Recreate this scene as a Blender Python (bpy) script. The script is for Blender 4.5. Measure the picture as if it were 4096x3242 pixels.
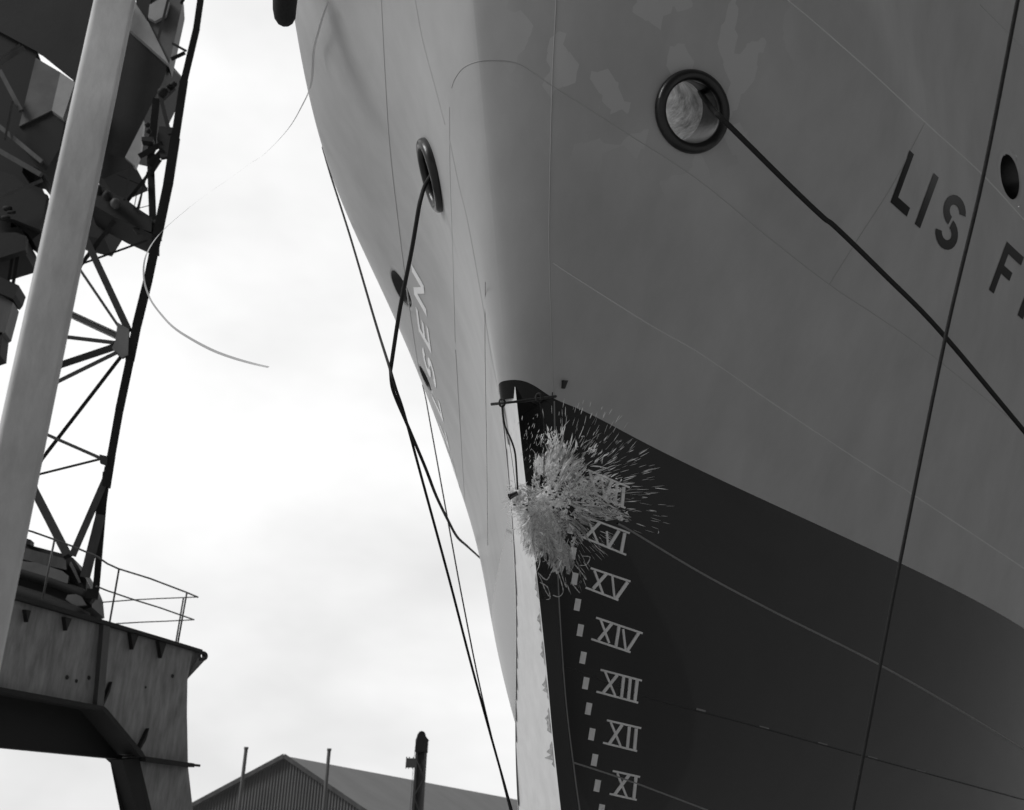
import bpy, bmesh, math, random
import numpy as np
from mathutils import Vector, Matrix
for o in list(bpy.data.objects): bpy.data.objects.remove(o)
SC=bpy.context.scene
# ---------------------------------------------------------------- camera
F_PX=4426.63
WC=[[0.999229,0.039255,0.0],[-0.014419,0.367039,0.930094],[0.036511,-0.929377,0.367322]]
QS=[[0.907943,0.418611,0.02013],[-0.419028,0.905893,0.06143],[0.007479,-0.06421,0.997908]]
YS=[6.576143,-0.169743,-0.042836,0.002824]
ZPAINT=3.0466
ZMARK=0.7972
HC=[[0.073,0.03,-0.021,-0.086,-0.188,-0.336,-0.41,-0.412,-0.232,0.037,0.242,0.35,0.371,0.345,0.304,0.263],[-0.042,-0.033,-0.025,-0.01,-0.011,0.018,0.084,0.062,-0.043,-0.133,-0.206,-0.257,-0.284,-0.292,-0.289,-0.279],[0.108,0.11,0.115,0.137,0.21,0.272,0.059,0.175,0.395,0.488,0.581,0.674,0.764,0.82,0.848,0.865],[0.28,0.294,0.303,0.305,0.303,0.287,0.33,0.43,0.75,1.115,1.415,1.65,1.796,1.874,1.911,1.936],[0.484,0.543,0.598,0.648,0.698,0.759,0.842,0.966,1.273,1.696,2.172,2.52,2.634,2.745,2.811,2.864],[0.732,0.86,0.993,1.138,1.305,1.496,1.687,1.85,2.076,2.424,2.855,3.079,3.216,3.38,3.508,3.614],[1.039,1.243,1.456,1.692,1.967,2.287,2.629,2.893,3.056,3.35,3.545,3.483,3.733,3.923,4.068,4.194],[1.412,1.677,1.952,2.25,2.578,2.929,3.272,3.555,3.778,4.001,4.153,4.208,4.307,4.416,4.528,4.639],[1.845,2.144,2.451,2.772,3.106,3.442,3.762,4.044,4.282,4.473,4.613,4.709,4.779,4.847,4.923,5.004],[2.32,2.626,2.936,3.25,3.565,3.874,4.165,4.429,4.655,4.836,4.975,5.078,5.151,5.21,5.268,5.328],[2.819,3.111,3.404,3.695,3.981,4.258,4.519,4.757,4.964,5.136,5.273,5.378,5.457,5.52,5.575,5.628],[3.327,3.594,3.859,4.121,4.375,4.618,4.848,5.059,5.246,5.406,5.538,5.645,5.73,5.799,5.859,5.916],[3.834,4.073,4.309,4.539,4.76,4.971,5.169,5.353,5.52,5.667,5.794,5.901,5.991,6.067,6.135,6.199]]
HD=[[-0.005,0.001,0.01,0.022,0.047,0.109,0.168,0.223,0.203,0.14,0.088,0.045,0.017,0.003,-0.002,-0.005],[-0.004,-0.003,-0.003,-0.012,-0.021,-0.023,-0.065,-0.098,-0.072,-0.049,-0.032,-0.018,-0.002,0.007,0.009,0.006],[-0.004,0.0,0.007,0.019,0.042,-0.02,0.098,0.159,0.087,0.057,0.041,0.027,-0.007,-0.033,-0.034,-0.022],[-0.002,0.005,0.015,0.032,0.071,0.055,-0.009,0.063,0.16,0.253,0.248,0.089,-0.065,-0.118,-0.09,-0.035],[0.002,0.007,0.011,0.012,0.007,-0.014,-0.041,0.035,0.245,0.509,0.42,-0.086,-0.239,-0.216,-0.117,-0.021],[0.006,0.007,0.005,-0.008,-0.039,-0.084,-0.113,-0.047,0.084,0.091,-0.161,-0.544,-0.349,-0.161,-0.06,0.0],[0.007,0.006,0.001,-0.015,-0.051,-0.112,-0.175,-0.151,-0.034,-0.036,-0.018,0.082,0.108,0.043,0.006,-0.011],[0.006,0.004,-0.001,-0.014,-0.038,-0.073,-0.098,-0.079,-0.018,0.052,0.174,0.28,0.234,0.124,0.04,-0.019],[0.004,0.002,-0.002,-0.008,-0.018,-0.029,-0.034,-0.024,0.006,0.06,0.127,0.166,0.147,0.092,0.036,-0.014],[0.001,0.0,-0.001,-0.003,-0.005,-0.006,-0.004,0.001,0.013,0.033,0.052,0.061,0.056,0.04,0.018,-0.006],[0.0,-0.0,-0.0,0.0,0.001,0.002,0.004,0.006,0.008,0.01,0.011,0.01,0.01,0.008,0.004,-0.001],[-0.0,-0.0,0.0,0.001,0.002,0.003,0.004,0.003,0.002,-0.001,-0.004,-0.006,-0.006,-0.004,-0.002,-0.0],[-0.0,-0.0,0.0,0.001,0.002,0.002,0.001,-0.0,-0.003,-0.006,-0.009,-0.01,-0.01,-0.008,-0.004,-0.0]]

CAMH=5.5
WC=np.array(WC); QS=np.array(QS); HC=np.array(HC); HD=np.array(HD)
W_PX,H_PX=4096.,3242.
cam=bpy.data.cameras.new('camera'); co=bpy.data.objects.new('camera',cam); SC.collection.objects.link(co)
cam.sensor_width=36; cam.sensor_fit='HORIZONTAL'; cam.lens=36*F_PX/W_PX
cam.clip_start=.05; cam.clip_end=6000
cr,cu,cb=WC@[1,0,0],WC@[0,-1,0],WC@[0,0,-1]
co.matrix_world=Matrix(((cr[0],cu[0],cb[0],0),(cr[1],cu[1],cb[1],0),(cr[2],cu[2],cb[2],CAMH),(0,0,0,1)))
cam.dof.use_dof=True; cam.dof.focus_distance=7.2; cam.dof.aperture_fstop=3.4
SC.camera=co
SC.view_settings.view_transform='Standard'; SC.view_settings.look='None'
SC.view_settings.exposure=0.12; SC.view_settings.gamma=1
# ---------------------------------------------------------------- overcast sky (grey, as the film saw it)
SUN_EL,SUN_AZ=math.radians(38),math.radians(-112)   # azimuth from +Y (view heading) clockwise
wd=bpy.data.worlds.new("World"); SC.world=wd; wd.use_nodes=True
nt=wd.node_tree; N=nt.nodes; L=nt.links; N.clear()
out=N.new('ShaderNodeOutputWorld'); bg=N.new('ShaderNodeBackground'); L.new(bg.outputs[0],out.inputs[0])
sky=N.new('ShaderNodeTexSky'); sky.sky_type='NISHITA'; sky.sun_disc=False; sky.sun_elevation=SUN_EL; sky.sun_rotation=SUN_AZ
bw=N.new('ShaderNodeRGBToBW'); L.new(sky.outputs[0],bw.inputs[0])
sm=N.new('ShaderNodeMath'); sm.operation='MULTIPLY'; sm.inputs[1].default_value=.010; L.new(bw.outputs[0],sm.inputs[0])
tc=N.new('ShaderNodeTexCoord'); mp=N.new('ShaderNodeMapping'); mp.inputs['Scale'].default_value=(1,1,1.8); mp.inputs['Location'].default_value=(.35,.1,.2)
L.new(tc.outputs['Generated'],mp.inputs[0])
cn=N.new('ShaderNodeTexNoise'); cn.inputs['Scale'].default_value=2.3; cn.inputs['Detail'].default_value=5; cn.inputs['Roughness'].default_value=.5; L.new(mp.outputs[0],cn.inputs[0])
mr=N.new('ShaderNodeMapRange'); mr.inputs['From Min'].default_value=.35; mr.inputs['From Max'].default_value=.62
mr.inputs['To Min'].default_value=.66; mr.inputs['To Max'].default_value=.92; L.new(cn.outputs[0],mr.inputs[0])
ad=N.new('ShaderNodeMath'); ad.operation='ADD'; L.new(mr.outputs[0],ad.inputs[0]); L.new(sm.outputs[0],ad.inputs[1])
# sky lifted towards the sun, added to brighten the hull's grazing reflections
sp_=N.new('ShaderNodeVectorMath'); sp_.operation='DOT_PRODUCT'; L.new(tc.outputs['Generated'],sp_.inputs[0])
sd=(math.sin(SUN_AZ)*math.cos(SUN_EL),math.cos(SUN_AZ)*math.cos(SUN_EL),math.sin(SUN_EL)); sp_.inputs[1].default_value=sd
mg=N.new('ShaderNodeMapRange'); mg.inputs['From Min'].default_value=.0; mg.inputs['From Max'].default_value=1; mg.inputs['To Min'].default_value=1.; mg.inputs['To Max'].default_value=1.15
L.new(sp_.outputs['Value'],mg.inputs[0])
mu=N.new('ShaderNodeMath'); mu.operation='MULTIPLY'; L.new(ad.outputs[0],mu.inputs[0]); L.new(mg.outputs[0],mu.inputs[1])
# unseen sky right and behind dimmed, added to darken the hull's reflections
sx_=N.new('ShaderNodeVectorMath'); sx_.operation='DOT_PRODUCT'; L.new(tc.outputs['Generated'],sx_.inputs[0]); sx_.inputs[1].default_value=(-.62,.68,.38)
mh=N.new('ShaderNodeMapRange'); mh.interpolation_type='SMOOTHSTEP'; mh.inputs['From Min'].default_value=-.2; mh.inputs['From Max'].default_value=.5; mh.inputs['To Min'].default_value=.13; mh.inputs['To Max'].default_value=1.; L.new(sx_.outputs['Value'],mh.inputs[0])
mv=N.new('ShaderNodeMath'); mv.operation='MULTIPLY'; L.new(mu.outputs[0],mv.inputs[0]); L.new(mh.outputs[0],mv.inputs[1])
sy_=N.new('ShaderNodeVectorMath'); sy_.operation='DOT_PRODUCT'; L.new(tc.outputs['Generated'],sy_.inputs[0]); sy_.inputs[1].default_value=(.5,.8,.3)  # added dimming of unseen sky to the left, tones down the starboard hull
mk=N.new('ShaderNodeMapRange'); mk.interpolation_type='SMOOTHSTEP'; mk.inputs['From Min'].default_value=-.05; mk.inputs['From Max'].default_value=.5; mk.inputs['To Min'].default_value=.46; mk.inputs['To Max'].default_value=1.; L.new(sy_.outputs['Value'],mk.inputs[0])
mw=N.new('ShaderNodeMath'); mw.operation='MULTIPLY'; L.new(mv.outputs[0],mw.inputs[0]); L.new(mk.outputs[0],mw.inputs[1])
L.new(mw.outputs[0],bg.inputs['Color']); bg.inputs['Strength'].default_value=1.0
sl=bpy.data.lights.new('sun','SUN'); sl.energy=1.35; sl.angle=math.radians(18); sl.color=(1,1,1)
so=bpy.data.objects.new('sun',sl); SC.collection.objects.link(so)
so.rotation_euler=Vector(sd).to_track_quat('Z','Y').to_euler()
# ---------------------------------------------------------------- helpers
rnd=random.Random(7); nrg=np.random.default_rng(5)
def ray(u,v):
    u=np.asarray(u,float); v=np.asarray(v,float)
    return np.stack([u-W_PX/2,v-H_PX/2,np.full_like(u,F_PX)],-1)/F_PX@WC.T
CAMP=np.array([0,0,CAMH])
def PH(u,v,D):                      # the point seen at photo pixel (u,v) whose forward distance is D metres
    r=ray(u,v); return CAMP+r*(D/r[1])
def PD(u,v,d):
    r=ray(u,v); return CAMP+r/np.linalg.norm(r)*d
def px2m(px,d): return px*d/F_PX
def mat(name,base,rough=.6,var=0.,vs=3.,bump=0.,bs=30.,spec=.5,metal=0.,stretch=(1,1,1),coat=0.,ior=1.5,detail=4,streak=None):
    m=bpy.data.materials.new(name); m.use_nodes=True; t=m.node_tree; b=t.nodes['Principled BSDF']
    b.inputs['Base Color'].default_value=(base,base,base,1); b.inputs['Roughness'].default_value=rough
    b.inputs['Specular IOR Level'].default_value=spec; b.inputs['Metallic'].default_value=metal; b.inputs['IOR'].default_value=ior
    b.inputs['Coat Weight'].default_value=coat; b.inputs['Coat Roughness'].default_value=.05
    tc=t.nodes.new('ShaderNodeTexCoord'); mp=t.nodes.new('ShaderNodeMapping'); mp.inputs['Scale'].default_value=stretch; t.links.new(tc.outputs['Object'],mp.inputs[0])
    if var:
        n=t.nodes.new('ShaderNodeTexNoise'); n.inputs['Scale'].default_value=vs; n.inputs['Detail'].default_value=detail; n.inputs['Roughness'].default_value=.6
        t.links.new(mp.outputs[0],n.inputs[0]); r=t.nodes.new('ShaderNodeMapRange'); r.inputs['From Min'].default_value=.3; r.inputs['From Max'].default_value=.7
        r.inputs['To Min'].default_value=base*(1-var); r.inputs['To Max'].default_value=base*(1+var); t.links.new(n.outputs[0],r.inputs[0]); t.links.new(r.outputs[0],b.inputs['Base Color'])
    if bump:
        n=t.nodes.new('ShaderNodeTexNoise'); n.inputs['Scale'].default_value=bs; n.inputs['Detail'].default_value=3
        t.links.new(mp.outputs[0],n.inputs[0]); q=t.nodes.new('ShaderNodeBump'); q.inputs['Strength'].default_value=1; q.inputs['Distance'].default_value=bump
        t.links.new(n.outputs[0],q.inputs['Height']); t.links.new(q.outputs[0],b.inputs['Normal'])
    return m
def setp(o,label=None,cat=None,group=None,kind=None):
    if label: o['label']=label
    if cat: o['category']=cat
    if group: o['group']=group
    if kind: o['kind']=kind
    return o
def empty(name,loc,label,cat,group=None):
    o=bpy.data.objects.new(name,None); SC.collection.objects.link(o); o.location=Vector(loc); o.empty_display_size=.3
    return setp(o,label,cat,group)
class MB:
    def __init__(s): s.v=[]; s.f=[]; s.mi=[]; s.sm=[]; s.uv=None
    def add(s,vs,fs,mi=0,smooth=False):
        k=len(s.v); s.v+= [tuple(map(float,p)) for p in vs]; s.f+=[tuple(i+k for i in f) for f in fs]; s.mi+=[mi]*len(fs); s.sm+=[smooth]*len(fs); return s
    def grid(s,P,mi=0,smooth=True,flip=False):      # P: (n,m,3)
        n,m=P.shape[:2]; fs=[]
        for i in range(n-1):
            for j in range(m-1):
                q=(i*m+j,(i+1)*m+j,(i+1)*m+j+1,i*m+j+1); fs.append(q[::-1] if flip else q)
        return s.add(P.reshape(-1,3),fs,mi,smooth)
    def beam(s,p,q,w,h,up=None,mi=0,w2=None):
        p=np.array(p,float); q=np.array(q,float); d=q-p; d/=np.linalg.norm(d)
        up=np.array([0,0,1.]) if up is None else np.array(up,float)
        if abs(d@up)>.97*np.linalg.norm(up): up=np.array([0,1.,0])
        a=np.cross(d,up); a/=np.linalg.norm(a); b=np.cross(a,d); vs=[]
        for e,ww in ((p,w),(q,w2 or w)):
            for sx,sy in ((-1,-1),(1,-1),(1,1),(-1,1)): vs.append(e+a*sx*ww/2+b*sy*h/2)
        return s.add(vs,[(0,1,2,3),(7,6,5,4),(0,4,5,1),(1,5,6,2),(2,6,7,3),(3,7,4,0)],mi)
    def ibeam(s,p,q,w,h,t,up=None):
        p=np.array(p,float); q=np.array(q,float); d=q-p; d/=np.linalg.norm(d)
        up=np.array([0,0,1.]) if up is None else np.array(up,float)
        a=np.cross(d,up); a/=np.linalg.norm(a); b=np.cross(a,d)
        s.beam(p+b*(h/2-t/2),q+b*(h/2-t/2),w,t,b); s.beam(p-b*(h/2-t/2),q-b*(h/2-t/2),w,t,b); s.beam(p,q,t,h-2*t-.004,b); return s
    def tube(s,pts,r,n=8,smooth=True,cap=True,mi=0):
        pts=[np.array(p,float) for p in pts]; rs=r if hasattr(r,'__len__') else [r]*len(pts)
        k=len(s.v); prev=None; vs=[]
        for i,p in enumerate(pts):
            d=(pts[min(i+1,len(pts)-1)]-pts[max(i-1,0)]); d/=np.linalg.norm(d)+1e-12
            a=np.cross(d,[0.,0,1]) if prev is None else prev-d*(prev@d)
            if np.linalg.norm(a)<1e-4: a=np.cross(d,[0.,1,0])
            a/=np.linalg.norm(a); prev=a; b=np.cross(d,a)
            for j in range(n): t=2*math.pi*j/n; vs.append(p+(a*math.cos(t)+b*math.sin(t))*rs[i])
        fs=[(i*n+j,i*n+(j+1)%n,(i+1)*n+(j+1)%n,(i+1)*n+j) for i in range(len(pts)-1) for j in range(n)]
        s.add(vs,fs,mi,smooth)
        if cap:
            s.f+= [tuple(k+j for j in range(n))[::-1],tuple(k+(len(pts)-1)*n+j for j in range(n))]; s.mi+=[mi]*2; s.sm+=[False]*2
        return s
    def prism(s,poly,off,mi=0):     # poly: list of 3-D points, extruded by vector off
        n=len(poly); off=np.array(off,float); vs=[np.array(p) for p in poly]+[np.array(p)+off for p in poly]
        return s.add(vs,[tuple(range(n)),tuple(range(2*n-1,n-1,-1))]+[(i,i+n,(i+1)%n+n,(i+1)%n) for i in range(n)],mi)
    def build(s,name,mats,parent=None,loc=None,recalc=True):
        me=bpy.data.meshes.new(name); off=np.array(loc if loc is not None else (parent.location if parent is not None and not parent.get('is_local') else (0,0,0)),float)
        me.from_pydata([tuple(np.array(v)-off) for v in s.v],[],s.f)
        for m in (mats if isinstance(mats,(list,tuple)) else [mats]): me.materials.append(m)
        for p,i,sm_ in zip(me.polygons,s.mi,s.sm): p.material_index=i; p.use_smooth=sm_
        if s.uv is not None:
            ul=me.uv_layers.new(name='uv')
            for lp in me.loops: ul.data[lp.index].uv=s.uv[lp.vertex_index]
        if recalc:
            b=bmesh.new(); b.from_mesh(me); bmesh.ops.recalc_face_normals(b,faces=b.faces); b.to_mesh(me); b.free()
        o=bpy.data.objects.new(name,me); SC.collection.objects.link(o)
        if parent is not None: o.parent=parent
        if loc is not None and parent is None: o.location=Vector(loc)
        return o
# ---------------------------------------------------------------- hull surface (ship axes: x to port, y aft, z up; camera at (2.74,0,0))
DS,DZ,S0,Z0=.5,1.,0.,-3.; NS,NZ=HC.shape; CX=2.74
def _b(q,q0,d,nn):
    t=np.nan_to_num(np.clip((np.asarray(q,float)-q0)/d,0,nn-3-1e-9)); i=t.astype(int); f=t-i
    return i,np.stack([(1-f)**3/6,(3*f**3-6*f**2+4)/6,(-3*f**3+3*f**2+3*f+1)/6,f**3/6],-1)
def ysz(z): z=np.asarray(z,float); return YS[0]+YS[1]*z+YS[2]*z**2+YS[3]*z**3
def hb(y,z,side):                   # half-breadth
    y=np.asarray(y,float); z=np.asarray(z,float); t=y-ysz(z); q=np.sqrt(np.maximum(t,0))
    i,w=_b(q,S0,DS,NS); j,v=_b(z,Z0,DZ,NZ); o=0
    for a in range(4):
        for c in range(4): o=o+w[...,a]*v[...,c]*(HC[i+a,j+c]+side*HD[i+a,j+c])
    o=o*np.clip(q/.04,0,1)
    return np.where(t>0,o,t*.5)
def FF(P):
    x=P[...,0]; sd_=np.where(x>=0,1.,-1.); return np.abs(x)-hb(P[...,1],P[...,2],sd_)
RS=WC.T@QS                           # ship axes in camera frame
def sray(u,v):
    u=np.asarray(u,float); v=np.asarray(v,float)
    return np.stack([u-W_PX/2,v-H_PX/2,np.full_like(u,F_PX)],-1)/F_PX@RS
def hit(u,v):                        # first point of the hull along the ray through (u,v), ship axes; nan when it misses
    u=np.atleast_1d(np.asarray(u,float)); v=np.atleast_1d(np.asarray(v,float)); r=sray(u,v)
    S=np.linspace(3,30,1100); P=r[:,None]*S[None,:,None]+[CX,0,0]; F=FF(P); neg=F<=0
    k=neg.argmax(1); ok=neg.any(1)&(k>0); a=S[np.maximum(k-1,0)]; b=S[k]
    for _ in range(22):
        m_=(a+b)/2; ins=FF(r*m_[:,None]+[CX,0,0])<=0; b=np.where(ins,m_,b); a=np.where(ins,a,m_)
    Q=r*b[:,None]+[CX,0,0]; Q[~ok]=np.nan; return Q
def hnorm(P):
    e=.004; g=np.stack([FF(P+np.eye(3)[i]*e)-FF(P-np.eye(3)[i]*e) for i in range(3)],-1); return g/np.linalg.norm(g,axis=-1,keepdims=True)
def s2w(P): return (np.asarray(P)-[CX,0,0])@QS.T+CAMP
def dense(pts,n):
    p=np.array(pts,float); d=np.r_[0,np.cumsum(np.linalg.norm(np.diff(p,axis=0),axis=1))]; t=np.linspace(0,d[-1],n)
    return np.stack([np.interp(t,d,p[:,i]) for i in range(p.shape[1])],-1)
def smooth_line(pts,n=60):           # Catmull-Rom through points
    p=[np.array(q,float) for q in pts]; p=[2*p[0]-p[1]]+p+[2*p[-1]-p[-2]]; o=[]
    k=max(2,n//(len(p)-3))
    for i in range(1,len(p)-2):
        for j in range(k):
            t=j/k; a,b,c,d=p[i-1:i+3]; o.append(.5*((2*b)+(-a+c)*t+(2*a-5*b+4*c-d)*t*t+(-a+3*b-3*c+d)*t**3))
    o.append(p[-2]); return np.array(o)

# ---------------------------------------------------------------- materials
M_GREY=mat('ship_grey_paint',.46,.48,var=.09,vs=2.2,bump=.012,bs=1.5,stretch=(1,1,.45),detail=8,spec=.45)
M_GREY.node_tree.nodes['Principled BSDF'].inputs['Specular IOR Level'].default_value=.45
M_BLACK=mat('antifouling_gloss',.006,.27,var=.35,vs=1.4,bump=.0008,bs=1.3,spec=.3,coat=.2,stretch=(1,1,.5))
M_WELDG=mat('weld_grey',.41,.5)
M_WELDL=mat('weld_light',.24,.5)
M_WELDD=mat('weld_dark',.012,.5)
M_MARK=mat('mark_white',.86,.5,var=.12,vs=9)
M_LET=mat('letter_black',.006,.3,spec=.15)
M_LETGLARE=mat('letter_glare',.95,.35)  # white base paints the sky glare on black letters
M_RIM=mat('hawse_iron',.012,.32,var=.4,vs=8,bump=.002,bs=18,spec=.6)
M_PIPE=mat('pipe_primer_lit',.78,.45,var=.6,vs=7,bump=.025,bs=12,detail=7)
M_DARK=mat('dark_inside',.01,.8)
M_ROPE=mat('rope_dark',.018,.8,var=.3,vs=60,bump=.003,bs=90)
M_ROPE2=mat('wire_grey',.05,.6)
M_PATCH=mat('seam_light_paint',.62,.42,var=.05,vs=3)
M_PATCHD=mat('paint_patch_dull',.29,.42,var=.05,vs=3)
M_GROUND=mat('ground_dirt',.34,.95,var=.3,vs=.4)
# ---------------------------------------------------------------- ground
g=MB(); g.add([(-3000,-3000,0),(3000,-3000,0),(3000,3000,0),(-3000,3000,0)],[(0,1,2,3)])
setp(g.build('ground',M_GROUND),kind='structure')
# ---------------------------------------------------------------- ship
base_s=np.array([0,6.9,-3.3])
ship=bpy.data.objects.new('ship',None); SC.collection.objects.link(ship); ship['is_local']=1
bw_=s2w(base_s); Mq=Matrix([list(QS[i])+[bw_[i]] for i in range(3)]+[[0,0,0,1]]); ship.matrix_world=Mq
setp(ship,'grey cargo ship bow with glossy black underbody, towering over the slipway','ship')
def sb(mb,name,mats,parent=None,recalc=True):
    mb.v=[tuple(np.array(v)-base_s) for v in mb.v]
    return mb.build(name,mats,parent if parent is not None else ship,loc=(0,0,0),recalc=recalc)
zs=np.unique(np.round(np.r_[np.arange(-3.3,9.6,.06),ZPAINT],4)); zs=zs[(np.abs(zs-ZPAINT)<1e-3)|(np.abs(zs-ZPAINT)>.02)]
ss=np.unique(np.round(np.r_[np.arange(0,.12,.01),np.arange(.12,3.1,.0175),np.arange(3.1,5.01,.07)],4))
H_R=hit([2767],[449])[0]; H_L=hit([1730],[701])[0]; O_R=hit([4040],[708])[0]; O_L=hit([1606],[1156])[0]; O_L2=hit([1702],[1515])[0]
print('hawse',H_R,H_L,'hole',O_R,O_L,O_L2)
cuts=[(H_R,.235),(H_L,.235),(O_R,.262),(O_L,.232),(O_L2,.17)]
# bar stem: sharp forefoot edge below the boot-topping
EV=np.array([(2060,1541),(2081,1737),(2101,1917),(2136,2200),(2158,2401),(2188,2688),(2209,2932),(2243,3237),(2265,3420)],float)
vv=np.r_[np.linspace(1548,1680,10),np.linspace(1700,3420,52)]; uu=np.interp(vv,EV[:,1],EV[:,0]); PE=hit(uu,vv); vd=sray(uu,vv); vd/=np.linalg.norm(vd,axis=1,keepdims=True)
def projs(P):
    c=(np.asarray(P)-[CX,0,0])@RS.T; return c[...,0]/c[...,2]*F_PX+W_PX/2,c[...,1]/c[...,2]*F_PX+H_PX/2
WRX=np.array([(2215,1600),(2222,2000),(2235,2400),(2262,2800),(2298,3100),(2318,3242),(2340,3420)],float)
Ee=[];TL=[];TR=[]
for i in range(len(vv)):
    k_=min(1.,max(0,(vv[i]-1548)/420)); d_=.002+.10*k_; Q=PE[i]-vd[i]*d_; z=Q[2]; t=np.linspace(.0004,.5,500); y=ysz(z)+t; x=-hb(y,0*y+z,-1)
    u_,v_=projs(np.stack([x,y,0*y+z],-1)); k=int(np.argmin(u_[:150])); Ee.append(Q); TL.append((x[k],y[k],z))
    x=hb(y,0*y+z,1); u_,v_=projs(np.stack([x,y,0*y+z],-1)); k=int(np.argmin(np.abs(u_-(np.interp(v_,WRX[:,1],WRX[:,0])-4)))); TR.append((x[k],y[k],z))
Ee=np.array(Ee); TL=np.array(TL); TR=np.array(TR)
def ext_(A): de=(A[-1]-A[-12])/(A[-12,2]-A[-1,2]); return np.vstack([A]+[A[-1]+de*k*.12 for k in range(1,30)])
Ee=ext_(Ee); TL=ext_(TL); TR=ext_(TR); ok=Ee[:,2]>-3.27; Ee=Ee[ok]; TL=TL[ok]; TR=TR[ok]
def sm1(a): k=np.array([1,2,3,2,1.])/9; o=a.copy(); 
def smooth_rows(a):
    o=a.copy()
    for _ in range(6): o[1:-1]=(o[:-2]+2*o[1:-1]+o[2:])/4
    return o
Ee=smooth_rows(Ee); TL=smooth_rows(TL); TR=smooth_rows(TR); outl=np.array([-.002,0,0]); 
ZT=TL[:,2][::-1]; TTL=(TL[:,1]-ysz(TL[:,2]))[::-1]; TTR=(TR[:,1]-ysz(TR[:,2]))[::-1]
def tcut(z,side): return np.where(z>ZT[-1]-.02,-1,np.interp(z,ZT,TTR if side==1 else TTL)-.012)
hm=MB()
Zg,Sg=np.meshgrid(zs,ss,indexing='ij')
for side in (1,-1):
    Zw=Zg+.088*np.exp(-(Sg**2/.11)**2)*np.exp(-((Zg-ZPAINT)/.4)**2)   # boot-topping sweeps up over the stem
    Yg=ysz(Zw)+Sg**2+1e-7; B=hb(Yg,Zw,side); B[:,0]=0; B=np.maximum(B,0)
    P=np.stack([side*B,Yg,Zw],-1); n,m=P.shape[:2]; k=len(hm.v); hm.v+=[tuple(p) for p in P.reshape(-1,3)]
    c=(P[:-1,:-1]+P[1:,1:])/2; kill=np.zeros(c.shape[:2],bool)
    for q,r in cuts:
        if q[0]*side>0: kill|=np.linalg.norm(c-q,axis=-1)<r
    tm=((Sg[:-1,:-1]+Sg[1:,1:])/2)**2; kill|=(tm<tcut(Zw[:-1,:-1]+.03,side))&(Zw[:-1,:-1]<ZT[-1]-.10)
    for i in range(n-1):
        up=zs[i]>=ZPAINT-1e-3
        for j in range(m-1):
            if kill[i,j]: continue
            q=(k+i*m+j,k+i*m+j+1,k+(i+1)*m+j+1,k+(i+1)*m+j); hm.f.append(q if side==1 else q[::-1]); hm.mi.append(0 if up else 1); hm.sm.append(True)
hull=sb(hm,'hull',[M_GREY,M_BLACK],recalc=False)
b=bmesh.new(); b.from_mesh(hull.data); bmesh.ops.remove_doubles(b,verts=b.verts,dist=.0008); b.to_mesh(hull.data); b.free()
# foredeck and keel plate close the shell
def section(z,cols=40):
    s_=np.linspace(.02,5,cols); y=ysz(z)+s_**2; return [(hb(np.array(a),np.array(z),1)*1.,a,z) for a in y],[(-hb(np.array(a),np.array(z),-1)*1.,a,z) for a in y]
for nm,z,mt in (('deck',6.95,M_GREY),('keel_plate',-3.28,M_BLACK)):
    R_,L_=section(z); d=MB(); n=len(R_); pts=[(x*.985,y+.03,z) for x,y,z in L_]+[(x*.985,y+.03,z) for x,y,z in R_]
    d.add(pts,[(i,i+1,n+i+1,n+i) for i in range(n-1)]); 
    if nm!='deck': sb(d,nm,mt)
def strip(px,w,h,name,mt,n=None,up=None,label=None):     # a raised bead or painted band lying on the hull along a photo-pixel line
    px=np.array(px,float); n=n or max(8,int(np.linalg.norm(np.diff(px,axis=0),axis=1).sum()/12)); p=dense(smooth_line(px,n*2) if len(px)>2 else px,n)
    d=np.gradient(p,axis=0); d/=np.linalg.norm(d,axis=1,keepdims=True)+1e-9; nn=np.stack([-d[:,1],d[:,0]],-1)
    cols=[]
    for k,hh in ((-.5,-.002),(-.28,h),(.28,h),(.5,-.002)):
        q=p+nn*w*k; P=hit(q[:,0],q[:,1]); cols.append((P,hh))
    ok=np.all([~np.isnan(c[0][:,0]) for c in cols],axis=0)
    G=np.stack([c[0]+hnorm(c[0])*c[1] for c in cols],1)
    mb=MB(); i=0; runs=[]
    while i<len(ok):
        if ok[i]:
            j=i
            while j+1<len(ok) and ok[j+1] and np.linalg.norm(G[j+1,1]-G[j,1])<.6: j+=1
            if j>i: mb.grid(G[i:j+1])
            i=j+1
        else: i+=1
    if not mb.v: return None
    o=sb(mb,name,mt,up); 
    if label: o['label']=label
    return o
def lerp(a,c,n): return [a+(c-a)*k/n for k in range(n+1)]
M_SHEEN=mat('stem_sky_sheen',.88,.3,var=.07,vs=7,stretch=(3,3,.25),coat=.6,detail=7,bump=.002,bs=6)  # white base paints the sky mirrored in the glossy black stem
mb=MB(); mb.grid(np.stack(lerp(Ee,TL+outl,6),1)); stem_=sb(mb,'stem_sheen_face',M_SHEEN,recalc=False); stem_['label']='starboard face of the stem with the sky reflection painted white'
mb=MB(); mb.grid(np.stack(lerp(TR-outl,Ee,6),1)); sb(mb,'stem_front',M_BLACK,recalc=False)
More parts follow.
